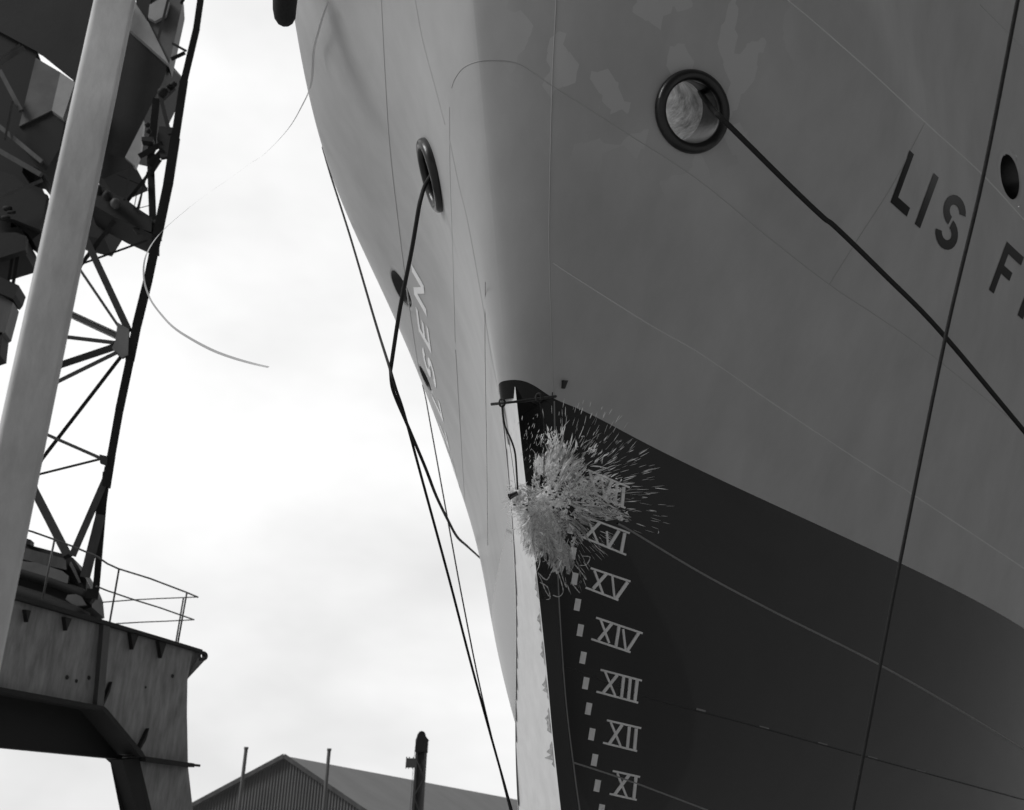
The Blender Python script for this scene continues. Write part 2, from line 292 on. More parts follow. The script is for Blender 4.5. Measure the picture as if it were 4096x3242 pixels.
# shell seams
S_=[([(1806,352),(1818,318),(1850,275),(1900,250),(1970,241),(2060,250),(2130,288),(2200,338),(2330,420),(2500,530),(2750,690),(2900,805),(3080,955),(3320,1140),(3500,1260),(3700,1400),(4096,1720)],5,.0025,M_WELDG),
([(2212,1052),(2300,1110),(2600,1300),(2800,1415),(3100,1620),(3400,1820),(3660,1985),(4096,2275)],7,.004,M_PATCH),
([(3150,0),(3270,100),(3480,285),(3700,490),(3930,700),(4096,880)],6,.003,M_PATCH),
([(3920,20),(4030,130),(4096,200)],5,.004,M_WELDG),
([(2470,2095),(2530,2128),(2800,2290),(3100,2450),(3480,2640),(3800,2820),(4096,3000)],9,.008,M_WELDL),
([(2260,2668),(2330,2690),(2590,2790),(3000,2900),(3500,3038),(4096,3200)],7,.004,M_WELDD),
([(2290,3050),(2400,3085),(2560,3140),(2600,3155),(2830,3242)],8,.006,M_WELDL),
([(2225,0),(2210,300),(2200,700),(2197,1000),(2208,1400),(2215,1590)],5,.0025,M_WELDG),
([(2217,1606),(2222,2000),(2235,2400),(2262,2800),(2298,3100),(2318,3242)],6,.005,M_WELDL),
([(2203,2420),(2215,2500),(2240,2800),(2275,3100),(2293,3242)],4,.004,M_WELDL),
([(3700,492),(3570,740),(3430,960),(3318,1138)],4,.003,M_WELDG),
([(1797,430),(1800,700),(1810,1000),(1820,1372)],5,.0025,M_WELDG),
([(1822,1400),(1840,1700),(1862,2050),(1885,2300)],4,.003,M_WELDG),
([(1798,560),(1835,740),(1873,900),(1931,1222),(1963,1415),(2002,1608),(2034,1780)],5,.003,M_WELDG),
([(1660,0),(1690,160),(1735,330),(1780,500)],5,.003,M_WELDG),
([(1525,0),(1540,300),(1560,600),(1600,950),(1640,1250),(1700,1650)],5,.003,M_WELDG),
]
for px,w,h,mt in S_: strip(px,w,h,'weld_seam',mt)
# bright dash marks beside the lower seam
for u,v in ((2803,2841),(3056,2912),(3290,2977),(3490,3033),(3682,3087)): strip([(u-19,v-5),(u+19,v+5)],10,.002,'seam_mark',M_WELDL,n=5)
def plate(quads,name,mt,h=.003,parent=None,label=None):     # quads: lists of 4 photo pixels laid on the hull as a thin painted layer
    mb=MB()
    for q in quads:
        q=np.array(q,float); n=max(2,int(max(np.linalg.norm(q[1]-q[0]),np.linalg.norm(q[2]-q[3]))/10)+1); m=max(2,int(max(np.linalg.norm(q[3]-q[0]),np.linalg.norm(q[2]-q[1]))/10)+1)
        a,c=np.meshgrid(np.linspace(0,1,n+1),np.linspace(0,1,m+1),indexing='ij')
        g=(q[0]*((1-a)*(1-c))[...,None]+q[1]*(a*(1-c))[...,None]+q[2]*(a*c)[...,None]+q[3]*((1-a)*c)[...,None])
        P=hit(g[...,0].ravel(),g[...,1].ravel())
        if np.isnan(P).any(): continue
        T=(P+hnorm(P)*h).reshape(n+1,m+1,3); mb.grid(T)
        Bt=(P-hnorm(P)*.002).reshape(n+1,m+1,3)
        for e,f in ((T[0],Bt[0]),(T[-1],Bt[-1]),(T[:,0],Bt[:,0]),(T[:,-1],Bt[:,-1])): mb.grid(np.stack([e,f],0))
    if not mb.v: return
    o=sb(mb,name,mt,parent)
    if label: o['label']=label
    return o
def stroke(p,q,w,hang=0):
    p=np.array(p,float); q=np.array(q,float)
    if hang: d=np.array([hang,0.])*w/2; d=np.array([w/2,0.15*w])
    else: d=q-p; d/=np.linalg.norm(d); d=np.array([-d[1],d[0]])*w/2
    return [p-d,q-d,q+d,p+d]
def Z8(l): return [(x/1.639+1700,y/1.639+2200) for x,y in l]
def Z7(l): return [(x/1.7075+1900,y/1.7075+1500) for x,y in l]
nums=[('XV',Z8,[(1085,120),(1345,208)],[(1052,248),(1265,330)],[((1100,255),(1190,155),21),((1108,135),(1165,290),13),((1225,170),(1240,322),12),((1325,212),(1248,322),22)]),
('XIV',Z8,[(1120,445),(1425,548)],[(1088,585),(1345,672)],[((1135,592),(1222,485),20),((1150,460),(1205,612),12),((1270,500),(1248,635),18),((1296,520),(1312,655),12),((1398,545),(1325,658),19)]),
('XIII',Z8,[(1150,787),(1420,858)],[(1122,930),(1395,1003)],[((1165,938),(1258,822),20),((1178,800),(1245,958),12),((1300,832),(1285,968),18),((1343,842),(1330,980),18),((1388,855),(1372,992),19)]),
('XII',Z8,[(1192,1118),(1415,1170)],[(1165,1265),(1388,1320)],[((1205,1272),(1290,1148),20),((1215,1130),(1280,1288),12),((1337,1160),(1323,1302),18),((1382,1172),(1370,1312),19)]),
('XI',Z8,[(1230,1450),(1408,1490)],[(1208,1600),(1385,1640)],[((1240,1605),(1335,1478),20),((1258,1465),(1320,1622),12),((1380,1490),(1365,1632),19)]),
('XVI',Z7,[(745,968),(1055,1082)],[(725,1105),(1030,1230)],[((750,1112),(850,1010),21),((770,985),(838,1152),12),((898,1068),(905,1172),12),((980,1065),(910,1175),21),((1020,1080),(995,1215),20)]),
('XVII',Z7,[(770,650),(1055,770)],[(740,780),(1025,910)],[((762,788),(850,688),21),((780,662),(830,820),12),((862,700),(882,848),12),((930,722),(886,850),20),((968,738),(952,876),19),((1013,765),(1000,902),20)])]
for nm,Zf,tp,bt,st in nums:
    k=1.639 if Zf is Z8 else 1.7075; qs=[stroke(*Zf(tp),13/k),stroke(*Zf(bt),13/k)]
    for i,(p,q,w) in enumerate(st):
        p,q=Zf([p,q]); qs.append(stroke(p,q,w/k))
    # strokes are stacked a hair apart so crossing bars never share a plane
    root=None
    mb=MB()
    for i,qq in enumerate(qs):
        o=None
        q=np.array(qq,float); n=8; a,c=np.meshgrid(np.linspace(0,1,n+1),[0,1],indexing='ij')
        g=(q[0]*((1-a)*(1-c))[...,None]+q[1]*(a*(1-c))[...,None]+q[2]*(a*c)[...,None]+q[3]*((1-a)*c)[...,None])
        P=hit(g[...,0].ravel(),g[...,1].ravel()); 
        if np.isnan(P).any(): continue
        T=(P+hnorm(P)*(.003+.0006*i)).reshape(n+1,2,3); Bt=(P-hnorm(P)*.002).reshape(n+1,2,3); mb.grid(T)
        for e,f in ((T[0],Bt[0]),(T[-1],Bt[-1]),(T[:,0],Bt[:,0]),(T[:,-1],Bt[:,-1])): mb.grid(np.stack([e,f],0))
    o=sb(mb,'draft_numeral',M_MARK); o['label']='white roman numeral '+nm+' of the draft scale'
dash=[(2283,2112),(2291,2214),(2298,2316),(2309,2420),(2320,2522),(2331,2632),(2342,2734),(2353,2836),(2366,2938),(2377,3041),(2388,3144),(2404,3242)]
for u,v in dash:
    a=np.array([11,2.5]); c_=np.array([-4,23.5]); cc=np.array([u,v],float)
    plate([[cc-a-c_,cc+a-c_,cc+a+c_,cc-a+c_]],'draft_dash',M_MARK)
# ship's name, starboard and port
GL={'L':[[(0,0),(.27,0),(.27,1),(0,1)],[(.27,0),(1,0),(1,.17),(.27,.17)]],
'I':[[(0,0),(1,0),(1,1),(0,1)]],
'F':[[(0,0),(.27,0),(.27,1),(0,1)],[(.27,.83),(1,.83),(1,1),(.27,1)],[(.27,.42),(.75,.42),(.75,.59),(.27,.59)]],
'E':[[(0,0),(.27,0),(.27,1),(0,1)],[(.27,.83),(1,.83),(1,1),(.27,1)],[(.27,.42),(.85,.42),(.85,.59),(.27,.59)],[(.27,0),(1,0),(1,.17),(.27,.17)]],
'N':[[(0,0),(.25,0),(.25,1),(0,1)],[(.75,0),(1,0),(1,1),(.75,1)],[(.75,0),(.75,.3),(.25,1),(.25,.7)]],
'R':[[(0,0),(.25,0),(.25,1),(0,1)],[(.25,.83),(.72,.83),(.62,1),(.25,1)],[(.25,.42),(.62,.42),(.72,.59),(.25,.59)],[(.72,.83),(.72,.59),(1,.62),(1,.8)],[(.62,1),(.72,.83),(1,.8),(.85,.97)],[(.72,.59),(.62,.42),(.85,.45),(1,.62)],[(.45,.42),(.75,0),(1.03,0),(.72,.43)]]}
def arcs(cx,cy,rx,ry,a0,a1,wx,wy,n=9):
    o=[]
    for i in range(n):
        t0=math.radians(a0+(a1-a0)*i/n); t1=math.radians(a0+(a1-a0)*(i+1)/n)
        P=lambda t,k:(cx+(rx+k*wx/2)*math.cos(t),cy+(ry+k*wy/2)*math.sin(t)); o.append([P(t0,-1),P(t1,-1),P(t1,1),P(t0,1)])
    return o
GL['S']=arcs(.5,.715,.36,.20,15,180,.27,.17)+arcs(.5,.715,.36,.20,180,262,.27,.17,5)+arcs(.5,.285,.36,.20,82,0,.27,.17,5)+arcs(.5,.285,.36,.20,0,-165,.27,.17)
B0=np.array([3560.6,809.8]); BV=np.array([394.3,350.]); T0=np.array([3636.9,602.5]); TV=np.array([389.3,364.8])
def place_letter(ch,f,name,label,n=4,mt=None):      # f(s,t)->ship-axis points on the hull
    mb=MB()
    for q in GL[ch]:
        q=np.array(q,float); a,c=np.meshgrid(np.linspace(0,1,n+1),np.linspace(0,1,n+1),indexing='ij')
        g=(q[0]*((1-a)*(1-c))[...,None]+q[1]*(a*(1-c))[...,None]+q[2]*(a*c)[...,None]+q[3]*((1-a)*c)[...,None])
        P=f(g[...,0].ravel(),g[...,1].ravel())
        if np.isnan(P).any(): continue
        T=(P+hnorm(P)*.004).reshape(n+1,n+1,3); Bt=(P-hnorm(P)*.002).reshape(n+1,n+1,3); mb.grid(T)
    if mb.v:
        o=sb(mb,name,mt or M_LET); o['label']=label
for ch,s0,w in (('L',0,.165),('I',.247,.052),('S',.415,.205),('F',1.0,.175),('R',1.29,.21)):
    def f(s,t,s0=s0,w=w):
        S=(s0+s*w)[:,None]; A=B0+BV*S; C=T0+TV*S; q=A+(C-A)*t[:,None]; return hit(q[:,0],q[:,1])
    place_letter(ch,f,'name_letter','black letter %s of the name on the port bow'%ch)
# starboard: same lettering, read towards the stem, so N stands nearest the bow
q0=hit([B0[0]],[B0[1]])[0]; q1=hit([(B0+BV)[0]],[(B0+BV)[1]])[0]; r0=hit([T0[0]],[T0[1]])[0]; r1=hit([(T0+TV)[0]],[(T0+TV)[1]])[0]
print('name base',q0,q1,'top',r0,r1)
unit=(q1[1]-q0[1])
NT=hit(*np.array([(1640,1025),(1655,1160),(1670,1280),(1690,1390),(1703,1455),(1715,1520),(1735,1620)]).T); NBt=hit(*np.array([(1700,1175),(1712,1240),(1722,1350),(1738,1450),(1748,1510),(1760,1590),(1775,1690)]).T)
FT=np.polyfit(NT[:,1],NT[:,2],1); FB=np.polyfit(NBt[:,1],NBt[:,2],1); print('name fit',FT,FB,NT[0],NBt[0])
adv=[('N',.19),('E',.165),('S',.2),('L',.16),('L',.16),('E',.165),('R',.2),('F',.165),(' ',.2),('S',.2),('I',.055),('L',.16)]
NB=dict(y0=7.45,zb0=4.86,zt0=5.50,slope=.06)
sc=0.
for ch,w in adv:
    if ch!=' ':
        def f(s,t,sc=sc,w=w):
            a=sc+(1-s)*w; y=NT[0][1]+.08+a*unit; zb=np.polyval(FB,y); zt=np.polyval(FT,y); z=zb+(zt-zb)*t; y=y+(1-t)*.10
            return np.stack([-hb(y,z,-1),y,z],-1)
        place_letter(ch,f,'name_letter','foreshortened letter %s, sky glare painted white, of the name on the starboard bow'%ch,n=6,mt=M_LETGLARE)
    sc+=w+.078
# touched-up roller patches near the hawse pipe, as paint in the shell's own material
t_=M_GREY.node_tree; b_=t_.nodes['Principled BSDF']; pc=hit([2640],[130])[0]-base_s; lk=b_.inputs['Base Color'].links[0].from_socket
def nd(k,**a):
    n=t_.nodes.new(k)
    for x,y in a.items(): setattr(n,x,y)
    return n
tc_=nd('ShaderNodeTexCoord'); ns=nd('ShaderNodeTexNoise'); ns.inputs['Scale'].default_value=6; va=nd('ShaderNodeMixRGB'); va.inputs[0].default_value=.03; t_.links.new(tc_.outputs['Object'],ns.inputs[0]); t_.links.new(tc_.outputs['Object'],va.inputs[1]); t_.links.new(ns.outputs['Color'],va.inputs[2])
mpp=nd('ShaderNodeMapping'); mpp.inputs['Scale'].default_value=(1,1.,.7); mpp.inputs['Rotation'].default_value=(.45,.1,.2); t_.links.new(va.outputs[0],mpp.inputs[0])
vo=nd('ShaderNodeTexVoronoi',distance='CHEBYCHEV'); vo.inputs['Scale'].default_value=5.2; t_.links.new(mpp.outputs[0],vo.inputs['Vector'])
sx=nd('ShaderNodeSeparateColor'); t_.links.new(vo.outputs['Color'],sx.inputs[0]); gt=nd('ShaderNodeMapRange'); gt.inputs['From Min'].default_value=.64; gt.inputs['From Max'].default_value=.70; t_.links.new(sx.outputs[0],gt.inputs[0])
ds_=nd('ShaderNodeVectorMath',operation='DISTANCE'); t_.links.new(tc_.outputs['Object'],ds_.inputs[0]); ds_.inputs[1].default_value=tuple(pc)
fo_=nd('ShaderNodeMapRange'); fo_.inputs['From Min'].default_value=.75; fo_.inputs['From Max'].default_value=1.15; fo_.inputs['To Min'].default_value=1; fo_.inputs['To Max'].default_value=0; t_.links.new(ds_.outputs['Value'],fo_.inputs[0])
m1=nd('ShaderNodeMath',operation='MULTIPLY'); t_.links.new(gt.outputs[0],m1.inputs[0]); t_.links.new(fo_.outputs[0],m1.inputs[1]); mm=nd('ShaderNodeMixRGB'); t_.links.new(m1.outputs[0],mm.inputs[0]); t_.links.new(lk,mm.inputs[1]); mm.inputs[2].default_value=(.54,.54,.54,1); t_.links.new(mm.outputs[0],b_.inputs['Base Color'])
# openings
def frame_at(P): n_=hnorm(P[None])[0]; a=np.cross(n_,[0,0,1.]); a/=np.linalg.norm(a); return n_,a,np.cross(a,n_)
def ringmesh(P,prof,nseg=48,sx=1.,n_=None,tilt=0):
    n_,a,c=frame_at(P); pts=[]
    for i in range(nseg+1):
        t=2*math.pi*i/nseg; d=a*math.cos(t)+c*math.sin(t); pts.append([P+d*r+n_*h for r,h in prof])
    return np.array(pts)
def tor(P,R,r,n_off,nseg=56,k=14): return ringmesh(P,[(R+r*math.cos(2*math.pi*j/k),n_off+r*1.15*math.sin(2*math.pi*j/k)) for j in range(k+1)],nseg)
for P,lab,lit_bore in ((H_R,'round hawse pipe on the port bow with bright mottled bore',1),(H_L,'round hawse pipe on the starboard bow with dark bore',0)):
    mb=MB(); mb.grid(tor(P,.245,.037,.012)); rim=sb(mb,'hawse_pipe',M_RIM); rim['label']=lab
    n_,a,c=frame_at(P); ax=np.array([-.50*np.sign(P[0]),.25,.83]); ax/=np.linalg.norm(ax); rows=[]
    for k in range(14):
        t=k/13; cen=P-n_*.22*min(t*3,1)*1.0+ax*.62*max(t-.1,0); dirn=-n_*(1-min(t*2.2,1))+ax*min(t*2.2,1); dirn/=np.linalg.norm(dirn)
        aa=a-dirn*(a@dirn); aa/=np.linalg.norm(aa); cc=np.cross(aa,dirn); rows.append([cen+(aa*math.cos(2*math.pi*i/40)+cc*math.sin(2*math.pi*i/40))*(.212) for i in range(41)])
    mb=MB(); mb.grid(np.array(rows)[:4]); sb(mb,'bore_lip',M_RIM,rim); mb=MB(); mb.grid(np.array(rows)[3:]); sb(mb,'bore',M_PIPE if lit_bore else M_RIM,rim)  # sky light painted into the pale port bore, shade into the dark starboard one
for P,R,lab in ((O_R,.225,'round fairlead opening above the name on the port bow'),(O_L,.2,'round fairlead opening above the starboard name'),(O_L2,.15,'small scupper opening farther aft on the starboard side')):
    mb=MB(); lh=.004 if P[0]>0 else .0012; mb.grid(ringmesh(P,[(R+.085,-.002),(R+.06,lh),(R,lh),(R-.004,-.004)],40)); rim=sb(mb,'hull_opening',M_GREY); rim['label']=lab
    n_,a,c=frame_at(P); inn=np.array([-np.sign(P[0]),0.12,0.]); inn/=np.linalg.norm(inn); rows=[]
    for k in range(5): rows.append([P+(a*math.cos(2*math.pi*i/40)+c*math.sin(2*math.pi*i/40))*R+inn*k*.2+n_*(.004 if k==0 else 0) for i in range(41)])
    mb=MB(); mb.grid(np.array(rows)); sb(mb,'opening_liner',M_RIM,rim)
    mb=MB(); mb.add(rows[-1][:-1],[tuple(range(40))]); sb(mb,'opening_shade_cap',M_DARK,rim)  # black cap and dark liner paint the shade inside the opening
# small eye plate above the boot-topping
e=hit([2253],[1538])[0]; n_,a,c=frame_at(e); mb=MB(); mb.prism([e+a*-.016+c*.028-n_*.004,e+a*.018+c*.02-n_*.004,e+a*.008-c*.03-n_*.004,e-a*.006-c*.03-n_*.004],n_*.03); o=sb(mb,'eye_plate',M_RIM)
# bow bulwark fender (dark rounded lump at the rail)

# starboard draft marks, seen edge-on as grey flecks
for v0 in (2330,2478,2600,2742,2880,3015):
    i=int(np.argmin(np.abs(vv-v0))); mb=MB(); pts=[]
    for k,(a0_,dv) in enumerate(((.05,-1.1),(.16,-.8),(.13,-.5),(.30,-.2),(.22,.1),(.33,.3),(.15,.6),(.2,.9),(.05,1.2))):
        j=i+dv*1.35; j0=int(j); f_=j-j0; e_=Ee[j0]*(1-f_)+Ee[j0+1]*f_; t__=TL[j0]*(1-f_)+TL[j0+1]*f_; q=e_+(t__-e_)*min(.3,a0_*.55*rnd.uniform(.3,1.4)); pts.append(q+np.array([-.0035,-.0015,0]))
    mb.add(pts,[tuple(range(len(pts)))]); o=sb(mb,'draft_fleck',mat('fleck',.42,.7,var=.5,vs=60) if 'fleck' not in bpy.data.materials else bpy.data.materials['fleck'])

# ---------------------------------------------------------------- ropes and rigging
def sp(u,v,off=0.):                 # world point just off the hull at a photo pixel
    P=hit([u],[v])[0]; return s2w(P+hnorm(P[None])[0]*off)
def rope(px,r,name,label,cat,mt=M_ROPE,n=60,smooth=True,nseg=8,group=None,lay=0):
    # px entries: (u,v,distance) or (u,v,'h',offset) for a point on the hull
    P=[]
    for e in px:
        P.append(sp(e[0],e[1],e[3]) if e[2]=='h' else PD(e[0],e[1],e[2]))
    L_=smooth_line(P,n) if smooth else np.array(P)
    base=L_[0]; mb=MB(); mb.tube(L_,r,nseg); o=mb.build(name,mt,loc=base); return setp(o,label,cat,group)
dHR=np.linalg.norm(s2w(H_R)-CAMP); dHL=np.linalg.norm(s2w(H_L)-CAMP)
rope([(2795,325,dHR+.55),(2800,365,dHR+.28),(2825,405,dHR+.06),(2862,452,dHR-.06),(2905,492,dHR-.10),(3150,735,dHR+.1),(3290,868,dHR+.3),(3345,912,dHR+.38),(3530,1092,dHR+.7),(3760,1325,dHR+1.1),(4096,1725,dHR+1.7),(4500,2210,dHR+2.6)],.0185,'mooring_rope','thick black rope running from the port hawse pipe aft to the lower right','rope',n=110)
K=(1562,1480)
rope([(1722,705,dHL+.12),(1712,722,dHL-.02),(1698,748,dHL-.12),(1685,790,dHL-.2),(1674,840,dHL-.25),(1645,1010,dHL-.2),(1600,1235,dHL-.05),(K[0],K[1],dHL+.2)],.0165,'mooring_rope','thick black rope hanging from the starboard hawse pipe down to the kink','rope',n=70)
rope([(1290,590,14.5),(1322,700,13.5),(1400,945,12.0),(1500,1285,10.),(1558,1470,8.6),(1585,1560,8.6),(1618,1660,8.8),(1690,1925,9.2),(1800,2330,9.8),(1900,2715,10.4),(2047,3242,11.4),(2120,3500,12)],.0115,'rigging_line','long thin line dropping from the starboard rail to the bottom behind the stem','line',n=80)
rope([(K[0],K[1],8.56),(1568,1545,8.6),(1588,1605,8.7),(1625,1690,8.8),(1700,1868,9.2),(1745,1985,9.8),(1795,2088,11),(1830,2150,12),(1868,2185,14),(1912,2225,17),(1960,2270,20)],.014,'mooring_rope','dark rope swinging from the kink back behind the grey hull side','rope',n=70)
rope([(1690,1540,15.2),(1703,1595,14.2),(1722,1700,13.),(1800,2130,12),(1850,2400,11.6),(1930,2795,11.6),(2040,3240,11.8),(2100,3480,12)],.008,'rigging_line','thinnest dark line falling from the side of the hull beside the stem','line',n=60)
rope([(4083,-60,5.4),(3930,720,5.5),(3782,1350,5.6),(3600,2250,5.8),(3540,2560,5.9),(3412,3240,6.2),(3360,3500,6.4)],.0095,'guy_line','near taut black line crossing the port bow from the upper right','line',n=60)
rope([(1955,1130,'h',.03),(1957,1400,'h',.03),(1959,1700,'h',.03),(1962,2000,'h',.03),(1963,2180,'h',.03)],.0018,'plumb_line','hair thin cord hanging straight down the starboard grey plating','cord',mt=M_ROPE2,nseg=5)
# christening bar, rope and bottle
bar=empty('iron_bar',PD(1965,1618,6.35),'thin iron bar lying across the stem at the top of the black paint','bar')
pa,pb=PD(1965,1618,6.42),sp(2214,1588,.03); md=PD(2100,1604,6.30)
mb=MB(); mb.tube([pa,md,pb],.009,8); mb.build('rod',M_ROPE,bar)
for t in ((2008,1612),(2155,1590)):
    c0=PD(t[0],t[1],6.34); mb=MB(); mb.tube([c0+cr*.016*math.cos(a)+cu*.022*math.sin(a)+cb*.006*math.sin(2*a) for a in np.linspace(0,2*math.pi,18)],.006,6); mb.build('ring',M_ROPE,bar)
rope([(2008,1622,6.33),(2011,1650,6.33),(2020,1705,6.33),(2045,1762,6.33),(2060,1812,6.34),(2066,1880,6.36),(2071,1970,6.38)],.0058,'bottle_rope','kinked dark rope from the iron bar down to the smashed bottle','rope')
rope([(2006,1625,6.34),(2018,1700,6.35),(2042,1800,6.36),(2065,1970,6.40)],.0016,'safety_cord','very thin cord hanging beside the kinked bottle rope','cord',mt=M_ROPE2,nseg=5)
rope([(2155,1598,6.34),(2166,1640,6.36),(2176,1690,6.38),(2178,1760,6.4),(2176,1850,6.42),(2176,1940,6.42)],.0032,'short_cord','short dark cord hanging from the bar over the black stem','cord',nseg=6)
# rounded fender at the rail
fp=[PD(1142,-140,10.2),PD(1142,-60,10.2),PD(1140,0,10.2),PD(1138,40,10.2),PD(1140,75,10.2),PD(1142,98,10.2),PD(1143,108,10.2)]
mb=MB(); mb.tube(fp,[.09,.11,.105,.10,.09,.06,.02],16); setp(mb.build('fender',M_ROPE,loc=fp[0]),'dark rounded fender hanging at the top of the starboard rail','fender')
# paper streamer drifting in front of hull and sky
M_PAPER=mat('streamer_paper',.75,.8,var=.1,vs=4)
t_=M_PAPER.node_tree; b_=t_.nodes['Principled BSDF']; b_.inputs['Alpha'].default_value=.85
dST=np.linalg.norm(sp(1280,200,.06)-CAMP)
st=smooth_line([sp(1340,5,.06),sp(1322,50,.06),sp(1300,120,.06),sp(1280,200,.06),PD(1245,335,dST),PD(1205,430,dST),PD(1150,520,11.2),PD(1060,615,11.2),PD(1000,655,11.2),PD(920,715,11.2),PD(830,775,11.2),PD(740,845,11.2),PD(640,935,11.3),PD(585,1020,11.2),PD(575,1110,11.2),PD(600,1195,11.1),PD(650,1265,11),PD(700,1315,10.9),PD(770,1360,10.8),PD(850,1402,10.7),PD(930,1432,10.6),PD(1010,1455,10.5),PD(1075,1470,10.4)],150)
mb=MB(); w=np.array([.020+.005*math.sin(i*.12) for i in range(len(st))]); mb.grid(np.stack([st-cr*w[:,None]*.5-cu*w[:,None]*.35,st+cr*w[:,None]*.5+cu*w[:,None]*.35],1))
setp(mb.build('paper_streamer',M_PAPER,loc=st[0],recalc=False),'pale paper streamer curling down from the bow across the sky','streamer')
# ---------------------------------------------------------------- bottle
M_GLASS=mat('bottle_glass',.012,.08,spec=.9,coat=1.)
M_FOIL=mat('bottle_foil',.6,.35,var=.3,vs=40)
bp=PD(2072,1972,6.36); bot=empty('broken_bottle',bp,'dark smashed champagne bottle at the end of its rope in the splash','bottle')
d_=PD(2030,1992,6.34)-bp; d_/=np.linalg.norm(d_)
mb=MB(); mb.tube([bp+d_*t for t in (-.01,0,.015,.035,.05,.058)],[.012,.0155,.014,.015,.017,.019],14,cap=False); mb.build('bottle_neck',M_GLASS,bot)
mb=MB(); mb.tube([bp-d_*.018,bp-d_*.008,bp+d_*.006],[.013,.017,.0165],14); mb.build('cork_foil',M_FOIL,bot)
for i in range(16):
    u,v=2205+rnd.gauss(0,30),1975+rnd.gauss(0,15)-(rnd.random()*20 if i%2 else 0); 
    if i>11: u,v=2085+rnd.gauss(0,18),2022+rnd.gauss(0,10)
    c0=PD(u,v,6.25+rnd.random()*.12); mb=MB(); pl=[c0+cr*rnd.uniform(.4,1)*.013*math.cos(a+i)+cu*rnd.uniform(.4,1)*.011*math.sin(a+i)+cb*rnd.uniform(-.008,.008) for a in (0,1.2,2.6,3.9,5.1)]
    mb.prism(pl,cb*.003); mb.build('glass_shard',M_GLASS,bot)
# ---------------------------------------------------------------- splash
def splash_mat(name,base,alpha_lo,alpha_hi,scale):
    m=mat(name,base,.22,spec=.5); t=m.node_tree; b=t.nodes['Principled BSDF']
    tc=t.nodes.new('ShaderNodeTexCoord'); n=t.nodes.new('ShaderNodeTexNoise'); n.inputs['Scale'].default_value=scale; n.inputs['Detail'].default_value=5; n.inputs['Roughness'].default_value=.6; n.inputs['Distortion'].default_value=2.2
    t.links.new(tc.outputs['UV'],n.inputs[0]); r=t.nodes.new('ShaderNodeMapRange'); r.inputs['From Min'].default_value=.45; r.inputs['From Max'].default_value=.56; r.inputs['To Min'].default_value=alpha_lo; r.inputs['To Max'].default_value=alpha_hi
    t.links.new(n.outputs[0],r.inputs[0]); t.links.new(r.outputs[0],b.inputs['Alpha'])
    r2=t.nodes.new('ShaderNodeMapRange'); r2.inputs['From Min'].default_value=.3; r2.inputs['From Max'].default_value=.7; r2.inputs['To Min'].default_value=base*.62; r2.inputs['To Max'].default_value=base*1.1
    n2=t.nodes.new('ShaderNodeTexNoise'); n2.inputs['Scale'].default_value=scale*2.3; n2.inputs['Detail'].default_value=5; t.links.new(tc.outputs['UV'],n2.inputs[0]); t.links.new(n2.outputs[0],r2.inputs[0]); t.links.new(r2.outputs[0],b.inputs['Base Color'])
    tr=t.nodes.new('ShaderNodeBsdfTranslucent'); t.links.new(r2.outputs[0],tr.inputs['Color']); mx=t.nodes.new('ShaderNodeMixShader'); mx.inputs[0].default_value=.42; tp=t.nodes.new('ShaderNodeBsdfTransparent'); m2=t.nodes.new('ShaderNodeMixShader')
    for l in list(b.inputs['Alpha'].links): t.links.remove(l)
    b.inputs['Alpha'].default_value=1; t.links.new(b.outputs[0],mx.inputs[1]); t.links.new(tr.outputs[0],mx.inputs[2]); t.links.new(r.outputs[0],m2.inputs[0]); t.links.new(tp.outputs[0],m2.inputs[1]); t.links.new(mx.outputs[0],m2.inputs[2])
    t.links.new(m2.outputs[0],t.nodes['Material Output'].inputs['Surface'])
    return m
M_FOAM=mat('champagne_foam',.95,.3,var=.15,vs=18)
t_=M_FOAM.node_tree; b_=t_.nodes['Principled BSDF']; tr_=t_.nodes.new('ShaderNodeBsdfTranslucent'); tr_.inputs[0].default_value=(.9,.9,.9,1); mx_=t_.nodes.new('ShaderNodeMixShader'); mx_.inputs[0].default_value=.45; t_.links.new(b_.outputs[0],mx_.inputs[1]); t_.links.new(tr_.outputs[0],mx_.inputs[2]); t_.links.new(mx_.outputs[0],t_.nodes['Material Output'].inputs['Surface'])
M_SHEET=splash_mat('champagne_sheet',.97,.0,1.,1.5)
CC=np.array([2190.,1990.])
ENV=[(-180,125),(-160,140),(-140,130),(-115,220),(-100,260),(-85,285),(-70,305),(-55,235),(-40,250),(-27,225),(-14,370),(0,330),(10,310),(30,300),(45,300),(60,300),(75,275),(88,270),(98,200),(110,120),(130,100),(160,115),(180,125)]
def env(th): return np.interp(((th+180)%360)-180,[e[0] for e in ENV],[e[1] for e in ENV])
_hc={}
def sd_(u,v,off):
    P=hit([u],[v])[0]
    d=7.2 if np.isnan(P[0]) else np.linalg.norm(s2w(P)-CAMP)
    d=min(d,7.15+(u-2200)*.0006); return PD(u,v,d-.04-off)
def strand(mb,u0,v0,th,ln,w,off0,off1,curl=.15,n=7,mi=0):
    pts=[];rs=[]; a=math.radians(th); u,v=u0,v0; k=rnd.uniform(-curl,curl)
    for i in range(n):
        t=i/(n-1); wob=rnd.gauss(0,.06); 
        pts.append((u,v,off0+(off1-off0)*t)); rs.append(max(.25,w*(math.sin(math.pi*min(.98,t*.85+.12))**.7)*rnd.uniform(.55,1.25)))
        u+=math.cos(a)*ln/(n-1); v-=math.sin(a)*ln/(n-1); a+=k/(n-1)*3+wob
    mid=sd_(pts[n//2][0],pts[n//2][1],0); dm=np.linalg.norm(mid-CAMP)
    P=[PD(p[0],p[1],dm-p[2]) for p in pts]
    mb.tube(P,[px2m(r,6.6)/2 for r in rs],5,mi=mi)
fo=MB()
jets=[]
